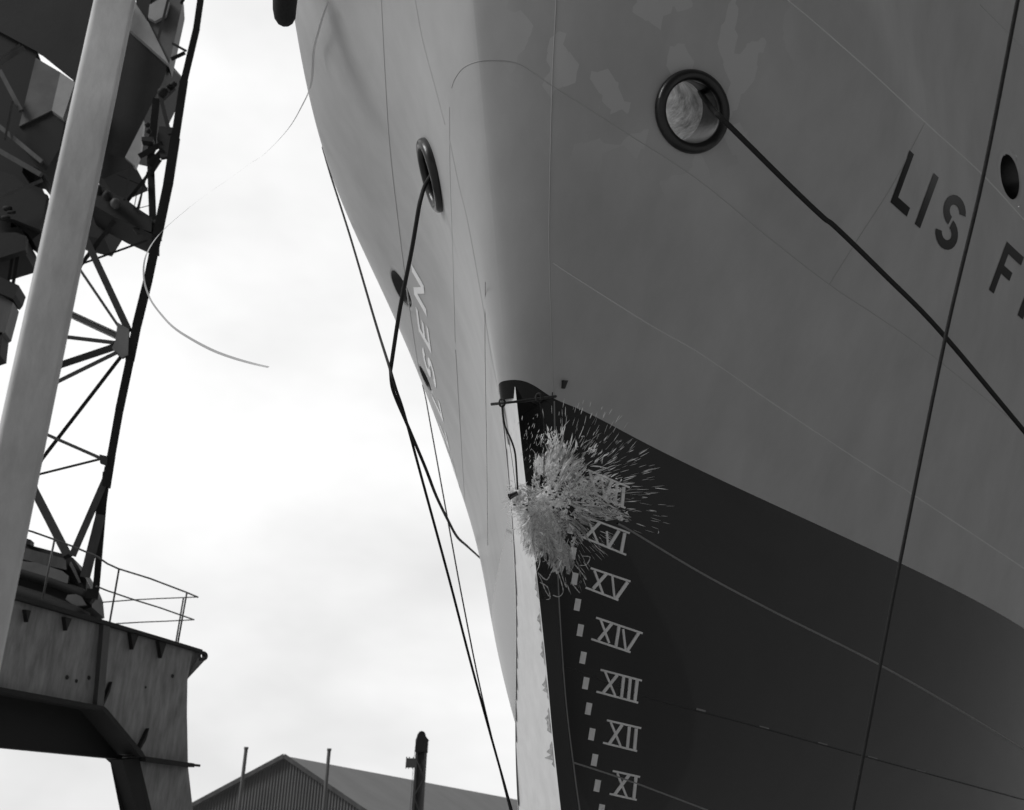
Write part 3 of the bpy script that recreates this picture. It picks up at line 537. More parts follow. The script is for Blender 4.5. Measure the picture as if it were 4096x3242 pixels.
for i in range(5):
    th=rnd.uniform(-135,97) if rnd.random()<.85 else rnd.uniform(97,225)
    if th<-50 and rnd.random()<.75: th=rnd.uniform(-15,95)
    R=float(env(th)); jets.append((th,R*rnd.uniform(.05,.5),R*rnd.uniform(.75,1.05),rnd.uniform(.02,.28),rnd.uniform(-12,12)))
for th,ra,rb,off,bend in jets:
    k=rnd.randint(4,10)
    for j in range(k):
        r0_=ra+(rb-ra)*rnd.random()**.8*.75; ln=min(rb-r0_,rnd.uniform(.15,.5)*(rb-ra))+6; t_m=(r0_-ra)/(rb-ra+1)
        aa=th+bend*t_m+rnd.gauss(0,3.5); a=math.radians(aa); w=rnd.choice([2,3,4,6,9,13])*(1.15-.6*t_m)
        strand(fo,CC[0]+math.cos(a)*r0_,CC[1]-math.sin(a)*r0_,aa+bend*.6+rnd.gauss(0,9),ln,w,off+rnd.gauss(0,.03),off+rnd.gauss(0,.05),curl=.25)
for i in range(90):
    th=rnd.uniform(-135,97); R=float(env(th)); r0_=rnd.uniform(.5,.92)*R
    if th<-50 and rnd.random()<.7: continue
    if -50<th<-18 and 110<r0_: continue
    a=math.radians(th+rnd.gauss(0,6)); strand(fo,CC[0]+math.cos(a)*r0_,CC[1]-math.sin(a)*r0_,th+rnd.gauss(0,16),rnd.uniform(.08,.28)*R,rnd.choice([2,3,4,6]),rnd.uniform(0,.2),rnd.uniform(0,.25))
# torn flaps and lumps of froth
def flap(u,v,th,ln,w,off):
    mid=sd_(u,v,0); dm=np.linalg.norm(mid-CAMP)-off; n=rnd.randint(8,12); a=math.radians(th); pts=[]
    for i in range(n):
        t=2*math.pi*i/n; x=math.cos(t)*ln*rnd.uniform(.45,1.1); y=math.sin(t)*w*rnd.uniform(.35,1.2); pts.append(PD(u+x*math.cos(a)+y*math.sin(a),v-x*math.sin(a)+y*math.cos(a),dm+rnd.uniform(-.02,.02)))
    c=PD(u,v,dm-.012-rnd.random()*.02); k=len(fo.v); fo.add(pts+[c],[(i,(i+1)%n,n) for i in range(n)],0,True)
for i in range(40):
    th=rnd.uniform(-150,100); R=float(env(th)); rr=rnd.uniform(.05,.95)*R
    if th<-50 and rnd.random()<.72: continue
    if -50<th<-18 and 110<rr: continue
    a=math.radians(th); flap(CC[0]+math.cos(a)*rr,CC[1]-math.sin(a)*rr,th+rnd.gauss(0,14),rnd.uniform(5,20),rnd.uniform(2,7),rnd.uniform(0,.22))
# broken froth: thousands of torn scraps, dense where a fractal field is high so dark gaps stay open between them
_G=[nrg.random((60,60)) for _ in range(3)]
def fract(u,v):
    s=0
    for g_,sc_,w_ in zip(_G,(62.,27.,12.),(.5,.32,.18)):
        x=(u-1700)/sc_%58; y=(v-1500)/sc_%58; i,j=int(x),int(y); fx,fy=x-i,y-j; fx=fx*fx*(3-2*fx); fy=fy*fy*(3-2*fy)
        s+=w_*(g_[i,j]*(1-fx)*(1-fy)+g_[i+1,j]*fx*(1-fy)+g_[i,j+1]*(1-fx)*fy+g_[i+1,j+1]*fx*fy)
    return s
def scrap(u,v,th,ln,w,off):
    d0=float(np.interp(u,[2030,2100,2200,2350,2550],[6.86,6.78,6.84,7.0,7.2]))-.06-off; n=rnd.randint(5,8); a=math.radians(th); pts=[]; bend=rnd.gauss(0,.35)
    for i in range(n):
        t=2*math.pi*i/n+rnd.uniform(-.3,.3); x=math.cos(t)*ln*rnd.uniform(.4,1.15); y=math.sin(t)*w*rnd.uniform(.3,1.3)+bend*x*x/(ln+1); pts.append(PD(u+x*math.cos(a)+y*math.sin(a),v-x*math.sin(a)+y*math.cos(a),d0+rnd.uniform(-.012,.012)))
    fo.add(pts+[PD(u,v,d0-.008)],[(i,(i+1)%n,n) for i in range(n)],0,False)
cnt=0
while cnt<2000:
    th=rnd.uniform(-180,180); R=float(env(th))*rnd.uniform(.88,1.1); rr=R*rnd.random()**.62; a=math.radians(th); u=CC[0]-12+math.cos(a)*rr; v=CC[1]+4-math.sin(a)*rr
    k=rr/R; f_=fract(u,v)
    if f_<.485+.07*k: continue
    if -50<th<-18 and rr>110 and rnd.random()<.85: continue
    if -125<th<-60 and rnd.random()<.55: continue
    el=1+2.6*k*rnd.random()
    scrap(u,v,th+rnd.gauss(0,70*(1-k)+13),rnd.choice([2.,3,5,7,10])*el,rnd.choice([1.4,2.2,3.2,5.])*(1.5-.8*k),rnd.uniform(.0,.30)); cnt+=1
# knots of froth around the burst
for i in range(330):
    th=rnd.uniform(0,360); R=float(env(th)); r0_=abs(rnd.gauss(0,.36))*R; u0=CC[0]-25+math.cos(math.radians(th))*r0_; v0=CC[1]+10-math.sin(math.radians(th))*r0_
    strand(fo,u0,v0,rnd.uniform(0,360),rnd.uniform(8,42),rnd.uniform(1.5,5),rnd.uniform(.05,.32),rnd.uniform(.05,.32),curl=1.6,n=6)
# left knot
for i in range(130):
    u0,v0=2062+rnd.gauss(0,20),1985+rnd.gauss(0,24); strand(fo,u0,v0,rnd.uniform(0,360),rnd.uniform(8,36),rnd.uniform(1.5,5.5),.45,.5,curl=1.,n=5)
strand(fo,2075,2000,207,85,4,.45,.45,.05); strand(fo,2060,1975,215,60,3,.45,.45,.05)
# strings hanging below
for pts in ([(2145,2250),(2150,2290),(2165,2320),(2180,2360),(2195,2385)],[(2215,2260),(2235,2300),(2248,2340),(2252,2370),(2235,2388),(2212,2382)],[(2230,2240),(2250,2310),(2265,2350),(2262,2330)],[(2150,2290),(2185,2320),(2205,2290),(2220,2270)],[(2160,2330),(2190,2350),(2200,2392),(2185,2400)],[(2300,2260),(2325,2290),(2345,2320)],[(2330,2225),(2360,2230),(2345,2260),(2320,2262)],[(2285,2330),(2300,2350),(2318,2372)]):
    L_=smooth_line([sd_(u,v,.05) for u,v in pts],22); rs=[px2m(rnd.uniform(1.5,6.5),6.6)/2 for _ in L_]; fo.tube(L_,rs,6)
# far streaking drops
for i in range(620):
    if i<400:
        if i%5<3: continue
        th=rnd.gauss(48,24); R=float(env(th)); r0_=R*(.78+.62*rnd.random()**1.6); ln=rnd.uniform(8,34)
    elif i<470: th=rnd.gauss(12,14); R=float(env(th)); r0_=R*rnd.uniform(.9,1.35); ln=rnd.uniform(14,40)
    elif i<560: th=rnd.uniform(-80,-30); R=float(env(th)); r0_=R*rnd.uniform(.8,1.25); ln=rnd.uniform(8,32)
    else: th=rnd.uniform(95,125); r0_=rnd.uniform(110,330); ln=rnd.uniform(5,16)
    a=math.radians(th); u0=CC[0]+math.cos(a)*r0_; v0=CC[1]-math.sin(a)*r0_; dth=th+rnd.gauss(0,5)+(8 if th>30 else 0)
    if th>95: dth=70+rnd.gauss(0,10)
    off=rnd.uniform(.02,.5); mid=sd_(u0,v0,0); dm=np.linalg.norm(mid-CAMP)-off; w=rnd.choice([.8,1.,1.3,1.6,2,3.4]); ln*=1.35; n3=[0,.3,.7,1]
    P=[PD(u0+math.cos(math.radians(dth))*ln*t,v0-math.sin(math.radians(dth))*ln*t,dm) for t in n3]; fo.tube(P,[px2m(w*k,6.6)/2 for k in (.3,1,.8,.2)],5)
setp(fo.build('champagne_spray',M_FOAM,loc=PD(2190,1990,6.3)),'white spray of champagne strands and drops bursting from the stem','spray',kind='stuff')
# translucent sheets of liquid
M_VEIL=splash_mat('champagne_veil',.75,.3,1.,.8)
sh=MB(); sh.uv=[]
def sheet(th0,th1,r0_,k1,cu_,cv_,off,amp,seed,nr=22,nt=26,rag=.22):
    rg=np.random.default_rng(seed); ph=rg.uniform(0,6.3,8); G=[]
    for i in range(nt+1):
        th=th0+(th1-th0)*i/nt; e=float(env(th))*k1*(1-rag*abs(math.sin(i*1.7+ph[0]))*rg.random()); row=[]
        for j in range(nr+1):
            r=r0_+(e-r0_)*j/nr; a=math.radians(th+3*math.sin(r*.03+ph[1])); jt=rg.normal(0,3.)*(j/nr)**2; u=cu_+math.cos(a)*r+jt; v=cv_-math.sin(a)*r+rg.normal(0,1.)*(j/nr)**2
            z=off+amp*(j/nr)*(math.sin(i*.35+ph[2]+r*.02)+.5*math.sin(i*.8+ph[3]-r*.03)+.5*math.sin(r*.05+ph[4]+i*.3)); row.append(sd0(u,v,z))
        G.append(row)
    sh.grid(np.array(G)); sh.uv+=[((th0+(th1-th0)*i/nt)*.085+seed*7,(r0_+(300-r0_)*j/nr)*.030+seed) for i in range(nt+1) for j in range(nr+1)]
def sd0(u,v,off): return PD(u,v,np.interp(u,[2050,2100,2200,2350,2550],[6.95,6.80,6.86,7.0,7.2])-.1-off)
sheet(-128,-62,10,.93,2175,2000,.12,.03,1); sheet(-110,-45,15,.8,2160,1990,.2,.035,2); sheet(-92,-66,10,1.,2190,2010,.16,.03,3)
setp(sh.build('champagne_sheet',M_VEIL,loc=PD(2180,2100,6.3),recalc=False),'smooth translucent grey veil of champagne falling below the burst','splash',kind='stuff'); sh=MB(); sh.uv=[]
sheet(-20,24,10,.9,2190,1985,.16,.03,4); sheet(60,97,10,.8,2185,1985,.14,.03,5,rag=.4); sheet(25,62,30,.62,2190,1985,.18,.03,6,rag=.5); sheet(-36,-14,120,.98,2190,1985,.1,.02,7,rag=.4)
for q in range(2):
    a0_=rnd.uniform(-30,60); w0_=rnd.uniform(16,42); sheet(a0_,min(100,a0_+w0_),rnd.uniform(8,60),rnd.uniform(.6,1.02),2190+rnd.gauss(0,10),1988+rnd.gauss(0,8),rnd.uniform(.02,.34),.03,20+q,rag=rnd.uniform(.25,.6))
for q in range(1): a0_=rnd.uniform(50,80); sheet(a0_,a0_+rnd.uniform(12,26),8,rnd.uniform(.7,1.03),2190,1985,rnd.uniform(.02,.3),.03,40+q,rag=.5)
sheet(-178,-120,5,.72,2165,1995,.25,.03,8,rag=.4); sheet(95,175,5,.85,2165,1995,.22,.03,9,rag=.5); sheet(-118,-96,60,1.02,2175,2000,.2,.04,10)
sheet(-55,-38,60,.95,2190,2000,.1,.02,11,rag=.5)
setp(sh.build('champagne_sheet',M_SHEET,loc=PD(2190,1990,6.3),recalc=False),'bright torn sheets of champagne fanning out to the right and upwards','splash',kind='stuff')

# ---------------------------------------------------------------- near lamp post
M_POST=mat('post_grey_paint',.64,.6,var=.30,vs=3.2,detail=8,stretch=(1,1,.45),bump=.002,bs=25)
top=PH(460,0,3.75); X_,Y_=top[0],top[1]
post=empty('lamp_post',(X_,Y_,0),'pale grey round post, out of focus, closest thing on the left','post')
fx=np.array([X_,Y_,0.]); fx/=np.linalg.norm(fx); sx=np.array([fx[1],-fx[0],0.])      # square tube, one face to the quay
def rsq(z,hw,r):
    o=[]
    for q,(cx_,cy_) in enumerate(((1,1),(-1,1),(-1,-1),(1,-1))):
        for k in range(7): t=math.pi/2*(q+k/6); o.append(np.array([X_,Y_,z])+sx*(cx_*(hw-r)+r*math.cos(t))+fx*(cy_*(hw-r)+r*math.sin(t)))
    return o+[o[0]]
mb=MB(); mb.grid(np.array([rsq(z,h,r) for z,h,r in ((0,.084,.022),(2,.083,.022),(4,.082,.022),(6,.0805,.021),(9.8,.079,.02),(9.81,.02,.01))])); mb.build('shaft',M_POST,post)
mb=MB(); mb.prism([fx*a_+sx*c_+np.array([X_,Y_,0]) for a_,c_ in ((-.17,-.17),(.17,-.17),(.17,.17),(-.17,.17))],(0,0,.03)); mb.build('base_plate',M_POST,post)
# ---------------------------------------------------------------- crane on its portal
M_CR=mat('crane_dark_steel',.013,.75,var=.35,vs=1.2,bump=.003,bs=14)
M_CRM=mat('crane_mid_steel',.09,.6,var=.35,vs=3,stretch=(1,1,.25),bump=.003,bs=12)
M_CRL=mat('crane_pale_panel',.42,.6,var=.12,vs=2)
M_CRG=mat('crane_grey_panel',.13,.6,var=.3,vs=1.2)
M_RUST=mat('portal_plate',.25,.65,var=.38,vs=4,stretch=(1.6,1.6,.4),bump=.004,bs=9,detail=8)
M_SOF=mat('portal_soffit',.02,.8)  # near-black base puts underside shade into the colour of soffit and floors
DC=21.5
rootp=PH(300,2900,DC); crane=empty('crane',(rootp[0],rootp[1],0),'dark lattice shipyard crane on a plated portal behind the pale post','crane')
# vertical plane of the portal face
vp=ray(3900,3455); dpl=np.array([vp[0],vp[1],0]); dpl/=np.linalg.norm(dpl); nrm=np.array([dpl[1],-dpl[0],0]); C0=PH(750,2720,24.)
def PP(u,v,off=0.):
    r=ray(u,v); t=((C0+nrm*off-CAMP)@nrm)/(r@nrm); return CAMP+r*t
back=-nrm*.42
def down(P,z): return np.array([P[0],P[1],z])
girder=[PP(-260,2310),PP(0,2372),PP(180,2432),PP(330,2470),PP(600,2550),PP(785,2602),PP(800,2612),PP(750,2720),PP(748,2850),PP(752,3062),PP(740,3056),PP(640,3040),PP(540,3018),PP(402,2852),PP(385,2836),PP(0,2766),PP(-260,2722)]
mb=MB(); mb.prism(girder,back); mb.build('girder',[M_RUST],crane)
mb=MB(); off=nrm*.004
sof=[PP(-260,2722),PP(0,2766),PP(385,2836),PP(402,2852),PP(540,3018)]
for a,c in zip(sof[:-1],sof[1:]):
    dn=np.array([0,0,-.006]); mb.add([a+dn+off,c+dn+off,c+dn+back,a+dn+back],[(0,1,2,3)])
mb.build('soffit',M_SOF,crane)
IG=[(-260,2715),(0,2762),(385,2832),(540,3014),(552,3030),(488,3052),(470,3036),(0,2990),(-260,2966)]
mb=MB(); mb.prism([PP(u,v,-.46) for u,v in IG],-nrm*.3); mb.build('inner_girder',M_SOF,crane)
# portal leg running to the ground
l1,l2=PP(556,3030),PP(752,3066); l3,l4=PP(772,3242),PP(607,3242)
def ext(a,c): k=(0-c[2])/(c[2]-a[2]); return c+(c-a)*k
mb=MB(); mb.prism([l1,l2,l3,ext(l2,l3),ext(l1,l4),l4],back*.98); mb.build('portal_leg',M_RUST,crane)
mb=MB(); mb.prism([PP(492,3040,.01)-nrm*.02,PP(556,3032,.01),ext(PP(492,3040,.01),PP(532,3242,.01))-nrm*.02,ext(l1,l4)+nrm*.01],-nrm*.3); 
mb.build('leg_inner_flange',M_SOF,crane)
# flanges, stiffeners and gussets proud of the plate
def onp(px,name,mt,h=.04,off=0.): 
    P=[PP(u,v) for u,v in px]; mb=MB(); mb.prism([p+nrm*.003+nrm*off for p in P],nrm*h); return mb.build(name,mt,crane)
onp([(-200,2318),(0,2366),(330,2462),(600,2542),(792,2600),(792,2612),(600,2556),(330,2480),(0,2386),(-200,2338)],'top_flange',M_CR,.12)
onp([(-200,2716),(0,2754),(392,2826),(408,2840),(548,3008),(560,3030),(540,3028),(396,2852),(385,2842),(0,2770),(-200,2732)],'bottom_flange',M_CR,.14)
onp([(398,2500),(424,2508),(396,2836),(370,2828)],'web_stiffener',M_CRM,.10)
onp([(556,3026),(752,3054),(752,3070),(556,3046)],'cross_flange',M_CR,.16)
for t in ([(245,2468),(272,2476),(252,2524)],[(508,2530),(540,2542),(518,2600)],[(622,2566),(652,2574),(632,2634)],[(434,2728),(424,2770),(394,2838),(400,2808)],[(582,2914),(570,2960),(540,3012),(546,2986)],[(88,2440),(108,2444),(96,2490)]): onp(t,'gusset',M_CR,.09)
for u,v,r in ((268,2710,7),(355,2712,7),(305,2725,6),(690,2705,6),(582,2750,4)): 
    onp([(u+r*math.cos(a),v+1.4*r*math.sin(a)) for a in np.linspace(0,5.6,7)],'rust_hole',M_SOF,.004)
P1=PP(752,3058); mb=MB(); mb.beam(P1,PP(800,3064),.02,.05); mb.build('flange_tip',M_CR,crane)
# lug with a hole
lc=np.array([812.,2625.]); mb=MB(); n=28
outer=[PP(lc[0]+20*math.cos(a),lc[1]+20*math.sin(a)) for a in np.linspace(0,2*math.pi,n+1)]; inner=[PP(lc[0]+8*math.cos(a),lc[1]+10*math.sin(a)) for a in np.linspace(0,2*math.pi,n+1)]
th=-nrm*.08; G=np.array([outer,inner,[p+th for p in inner],[p+th for p in outer],outer]); mb.grid(G,smooth=False); mb.build('lug',M_CR,crane)
mb=MB(); mb.prism([PP(786,2604),PP(806,2604),PP(800,2640),PP(828,2638),PP(752,2718),PP(750,2690)][::1][:0] or [PP(770,2600),PP(796,2606),PP(796,2644),PP(820,2642),PP(751,2716)],th); mb.build('lug_bracket',M_CRM,crane)
# railing on the portal
def PB(u,v,k): return PP(u,v,-3.2*k)
def rail(px,r,name,k=.02): mb=MB(); mb.tube([PB(u,v,k) for u,v in px],r,6); mb.build(name,M_CRM,crane)
rail([(60,2108),(130,2128),(215,2158),(300,2190),(390,2228),(430,2256),(474,2276),(600,2315),(745,2370),(792,2390)],.018,'handrail')
rail([(385,2346),(430,2364),(530,2398),(640,2432),(776,2480)],.016,'handrail',.05)
rail([(366,2420),(410,2410),(540,2400),(640,2395),(792,2389)],.015,'handrail',.4)
rail([(460,2496),(560,2490),(660,2486),(776,2480)],.015,'handrail',.4)
for a,c,k in (((218,2160),(170,2398),.05),((476,2278),(438,2494),.05),((747,2374),(712,2570),.02),((734,2392),(704,2568),.3)): mb=MB(); mb.tube([PB(*a,k),PB(*c,k)],.02,6); mb.build('railing_post',M_CRM,crane)
# slewing base on top of the portal
def PC(u,v,d=0.): return PH(u,v,DC+d)
def prismC(px,d,thk,name,mt,rel=(0,0,0)):
    P=[PC(u,v,d) for u,v in px]; dirv=P[0]-CAMP; mb=MB(); mb.prism(P,np.array([-.12,1,0.])*thk+np.array(rel)); return mb.build(name,mt,crane)
prismC([(-60,2136),(30,2158),(275,2222),(292,2232),(345,2318),(362,2360),(368,2430),(330,2440),(350,2478),(-60,2400)],.6,1.2,'slewing_base',M_CR)
prismC([(-40,2168),(40,2176),(262,2236),(266,2280),(180,2262),(35,2222),(-40,2205)],.45,.1,'base_panel',M_CRM)
prismC([(282,2246),(300,2280),(322,2330),(316,2334),(296,2296),(278,2260)],.45,.1,'base_panel',M_CRM)
prismC([(30,2238),(150,2252),(250,2285),(275,2305),(270,2335),(210,2315),(90,2292)],.42,.1,'base_panel',M_CRG).scale=(1,1,1)
prismC([(270,2380),(320,2376),(345,2420),(300,2425),(262,2398)],.42,.1,'base_panel',M_CRG)
prismC([(346,2320),(362,2350),(368,2402),(352,2396),(344,2360)],.42,.1,'base_panel',M_CRM)
prismC([(98,2175),(104,2154),(124,2160),(121,2180)],.5,.25,'deck_box',M_CR)
mb=MB()
for k_,(ra,za) in enumerate(((2.6,0),(2.6,.35),(2.3,.36),(2.3,.7))): pass
ring=[PC(u,v,.3) for u,v in ((-60,2342),(60,2368),(180,2404),(300,2452),(344,2478))]
mb.tube(ring,.14,10); mb.tube([p+np.array([0,.2,.42]) for p in ring],.10,10); mb.build('slewing_ring',M_CR,crane)
# mast members: (u,v,d) to (u,v,d), width px
def mem(a,c,w,name='brace',mt=None,dep=None,ib=False):
    p,q=PC(*a),PC(*c); W=px2m(w,np.linalg.norm((p+q)/2-CAMP)); mb=MB(); up=np.cross(q-p,(p+q)/2-CAMP); up/=np.linalg.norm(up); up2=np.cross(up,q-p); up2/=np.linalg.norm(up2)
    if ib: mb.ibeam(p,q,W*.75,W,max(.012,W*.12),up=up)
    else: mb.beam(p,q,dep or W*.8,W,up=up)
    return mb.build(name,mt or M_CR,crane)
ch=[(808,-40,0),(785,120,0),(735,330,0),(700,560,0),(672,740,0),(628,950,0),(590,1130,0),(548,1300,0),(520,1440,0),(478,1640,0),(444,1830,0),(425,1950,0)]
chw=[27,28,30,40,44,40,38,42,36,36,34,40]
for i in range(len(ch)-1): mem(ch[i],ch[i+1],(chw[i]+chw[i+1])*.43,'mast_chord')
mem((430,1900,0),(290,2222,-.2),26,'mast_leg',M_CRM); mem((412,1960,0),(400,2080,.1),36,'mast_leg'); mem((403,2060,0),(340,2310,.2),36,'mast_leg',M_CRM); mem((432,1870,.1),(410,2030,.2),26,'mast_leg'); mem((424,1890,.2),(384,2362,.4),24,'mast_leg'); mem((100,1890,.5),(272,2226,.0),30,'mast_leg'); mem((372,2360,.4),(366,2395,.4),44,'mast_leg')
for a,c,w,m_,ib in [((312,890,.3),(515,1325,0),25,None,0),((468,870,.2),(240,1170,.8),15,None,0),((300,1050,.6),(478,1312,0),10,None,0),((300,1066,.6),(590,962,0),8,None,0),
 ((200,1220,1.2),(515,1366,0),27,M_CR,1),((240,1346,1.0),(460,1372,0),15,None,0),((460,1388,0),(190,1478,1.2),26,None,0),((465,1412,-.1),(140,1572,-.6),15,M_CRG,0),
 ((486,1425,0),(118,1902,.7),14,None,0),((130,1714,.7),(412,1838,0),12,None,0),((125,1906,.7),(414,1834,0),9,None,0),((242,1320,1),(204,1482,1.2),20,None,0),((100,1870,.7),(125,1920,.7),26,None,0),
 ((375,1000,.6),(466,862,.4),12,None,0),((466,862,.4),(600,690,0),12,None,0),((246,1150,.8),(300,1052,.7),13,None,0),((590,688,0),(540,870,.4),6,None,0),
 ((690,175,0),(745,205,0),9,None,0),((685,238,0),(740,212,0),14,None,0),((725,15,0),(745,-20,0),10,None,0)]: mem(a,c,w,'brace',m_,ib=bool(ib))
# the second chord of the mast, mostly hidden behind the pale post
lc2=[(452,-40,1.0),(395,260,1.0),(330,560,1.0),(262,880,1.0),(205,1160,.9),(150,1470,.8),(122,1700,.7),(104,1900,.6)]
for i in range(len(lc2)-1): mem(lc2[i],lc2[i+1],34,'mast_chord')
prismC([(240,905),(330,940),(420,960),(470,880),(345,790),(200,740)],1.0,.8,'machine_frame',M_CR)
# inner column of the mast beside the main chord
mem((625,400,.3),(602,640,.3),26,'mast_column'); mem((602,640,.3),(612,900,.2),26,'mast_column'); mem((612,890,.2),(632,960,0),26,'mast_column'); mem((640,380,.1),(680,540,0),14,'brace'); mem((600,660,.2),(655,600,0),24,'brace'); mem((560,625,.3),(650,575,0),20,'brace'); mem((640,640,0),(600,700,.2),16,'brace')
prismC([(636,505),(690,510),(680,625),(642,632),(628,560)],-.02,.1,'gusset_plate',M_CR)
prismC([(470,1290),(516,1318),(512,1420),(488,1432),(470,1418),(448,1392),(462,1360)],-.12,.08,'gusset_plate',M_CRG)
prismC([(398,1818),(430,1826),(428,1862),(400,1852)],-.1,.08,'gusset_plate',M_CR)
# lamp and fittings on the column
for (u,v,r_) in ((652,370,26),(695,338,16),(590,500,14),(594,525,13),(676,345,12)):
    c0=PC(u,v,-.1); W=px2m(r_,22); mb=MB(); mb.tube([c0-cu*W*.9,c0-cu*W*.5,c0,c0+cu*W*.5,c0+cu*W*.9],[W*.4,W*.85,W,W*.8,W*.3],12); mb.build('floodlight',M_CR,crane)
prismC([(566,548),(612,548),(612,568),(566,562)],-.1,.2,'bracket',M_CR); prismC([(640,372),(690,334),(700,350),(652,396)],-.05,.1,'bracket',M_CR)
# rope-drum gallery
prismC([(345,738),(375,728),(420,752),(470,782),(500,795),(560,840),(606,870),(606,930),(560,915),(470,875),(345,805)],-.05,1.1,'gallery_beam',M_CR)
for i,(u,v) in enumerate(((396,762),(430,785),(462,815))):
    c0=PC(u,v,-.25); mb=MB(); mb.tube([c0-cr*.09,c0-cr*.03,c0+cr*.03,c0+cr*.09],[.07,.12,.12,.07],14); mb.build('rope_drum',M_CRM if i==2 else M_CR,crane)  # last drum lighter, a lit highlight put into its colour
mem((498,800,-.2),(522,672,.2),7,'stay'); mem((555,840,-.2),(580,716,.2),5,'stay'); mem((600,822,-.1),(540,838,-.1),3,'stay'); mem((535,840,-.1),(550,760,.2),3,'stay'); mem((470,700,.2),(606,760,.4),3,'stay')
prismC([(530,915),(545,932),(585,925),(560,905)],0,.1,'bracket',M_CR); mem((560,925,0),(612,950,0),18,'brace')
# machinery house and cab seen from below
prismC([(-150,-60),(372,-60),(378,10),(545,118),(668,262),(655,320),(500,632),(392,608),(292,322),(150,208),(0,128),(-150,40)],1.5,2.2,'machinery_house',M_CR,rel=(0,0,1.2))
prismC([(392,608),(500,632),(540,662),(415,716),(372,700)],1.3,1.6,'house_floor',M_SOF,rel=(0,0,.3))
prismC([(500,630),(575,482),(562,602),(540,664)],1.2,.2,'house_panel',M_CRL)
prismC([(520,-10),(545,12),(588,78),(676,258),(512,112)],1.3,.15,'house_panel',M_CRL)
prismC([(540,-20),(610,-20),(600,20),(588,80),(545,15)],1.25,.15,'house_window',M_SOF)
prismC([(608,-30),(725,-30),(728,25),(676,262),(588,78)],1.35,.5,'house_wall',M_CRG)
prismC([(598,20),(660,-15),(678,10),(665,60),(620,85),(592,70)],1.2,.1,'house_window',M_CRL)
mem((675,-10,1.1),(632,160,1.1),9,'drain_pipe',M_CRM)
prismC([(143,232),(242,290),(207,442),(76,506)],1.1,.2,'cab_wall',M_CRG)
prismC([(242,290),(300,330),(252,474),(207,442)],1.0,.3,'cab_wall',M_CRL)
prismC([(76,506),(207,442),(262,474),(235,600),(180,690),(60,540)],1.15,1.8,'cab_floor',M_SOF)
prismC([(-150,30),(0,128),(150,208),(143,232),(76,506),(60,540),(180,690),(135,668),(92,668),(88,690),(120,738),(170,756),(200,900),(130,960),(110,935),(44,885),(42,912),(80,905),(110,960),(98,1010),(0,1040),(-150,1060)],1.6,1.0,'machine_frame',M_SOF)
prismC([(-60,676),(60,700),(104,742),(150,760),(190,780),(160,920),(60,880),(-60,850)],1.25,.2,'machine_panel',M_CR)
prismC([(-40,935),(60,930),(105,945),(100,1000),(0,1032),(-40,1036)],1.2,.2,'machine_panel',M_CR)
for a,c,w in (((0,255,1.),(95,190,1.),15),((0,235,.95),(80,180,.95),8),((0,285,1),(85,445,1),15),((50,405,.9),(20,560,.9),8),((-10,500,1.),(170,650,1.),15),((-10,600,1.),(165,700,1.),18),((-10,795,.9),(170,722,.9),12)): mem(a,c,w,'brace',M_CRM)
for u in (145,160): mem((u+8,672,1.7),(u-8,760,1.7),9,'stay',M_SOF)
for u,w in ((44,9),(64,12)): mem((u+6,1025,1.6),(u-12,1140,1.6),w,'stay',M_SOF)
prismC([(-60,1085),(0,1108),(75,1142),(62,1180),(50,1195),(-60,1150)],1.4,.6,'gallery_beam',M_CR)
prismC([(-60,1165),(0,1180),(52,1210),(20,1330),(-60,1380)],1.5,.5,'machine_panel',M_CRM)
prismC([(-60,1330),(10,1330),(0,1420),(-60,1440)],1.5,.5,'machine_panel',M_SOF)
for (u,v,r_) in ((30,835,13),(22,872,11),(45,850,9)):
    c0=PC(u,v,.9); W=px2m(r_,22); mb=MB(); mb.tube([c0-cr*.1,c0-cr*.05,c0+cr*.05,c0+cr*.1],[W*.6,W,W,W*.6],14); mb.build('sheave',M_CR,crane)
# ---------------------------------------------------------------- shed beyond
DSH=62.
M_CORR=mat('corrugated_wall',.15,.7,var=.10,vs=.5)
t_=M_CORR.node_tree; b_=t_.nodes['Principled BSDF']; tc_=t_.nodes.new('ShaderNodeTexCoord'); wv=t_.nodes.new('ShaderNodeTexWave'); wv.bands_direction='X'; wv.inputs['Scale'].default_value=1.55; t_.links.new(tc_.outputs['Object'],wv.inputs[0]); bu=t_.nodes.new('ShaderNodeBump'); bu.inputs['Distance'].default_value=.06; bu.inputs['Strength'].default_value=1; t_.links.new(wv.outputs['Fac'],bu.inputs['Height']); t_.links.new(bu.outputs[0],b_.inputs['Normal'])
M_ROOF=mat('shed_roof',.19,.75,var=.10,vs=.35)
ap=PH(1145,3027,DSH); hr=ap[2]; sl_l,sl_r=.56,.64
d2=ray(2075,3206); dr=np.array([(2103-2048),F_PX]); dvec=np.array([ray(3222,3428)[0],ray(3222,3428)[1],0]); dvec/=np.linalg.norm(dvec); lat=np.array([dvec[1],-dvec[0],0])

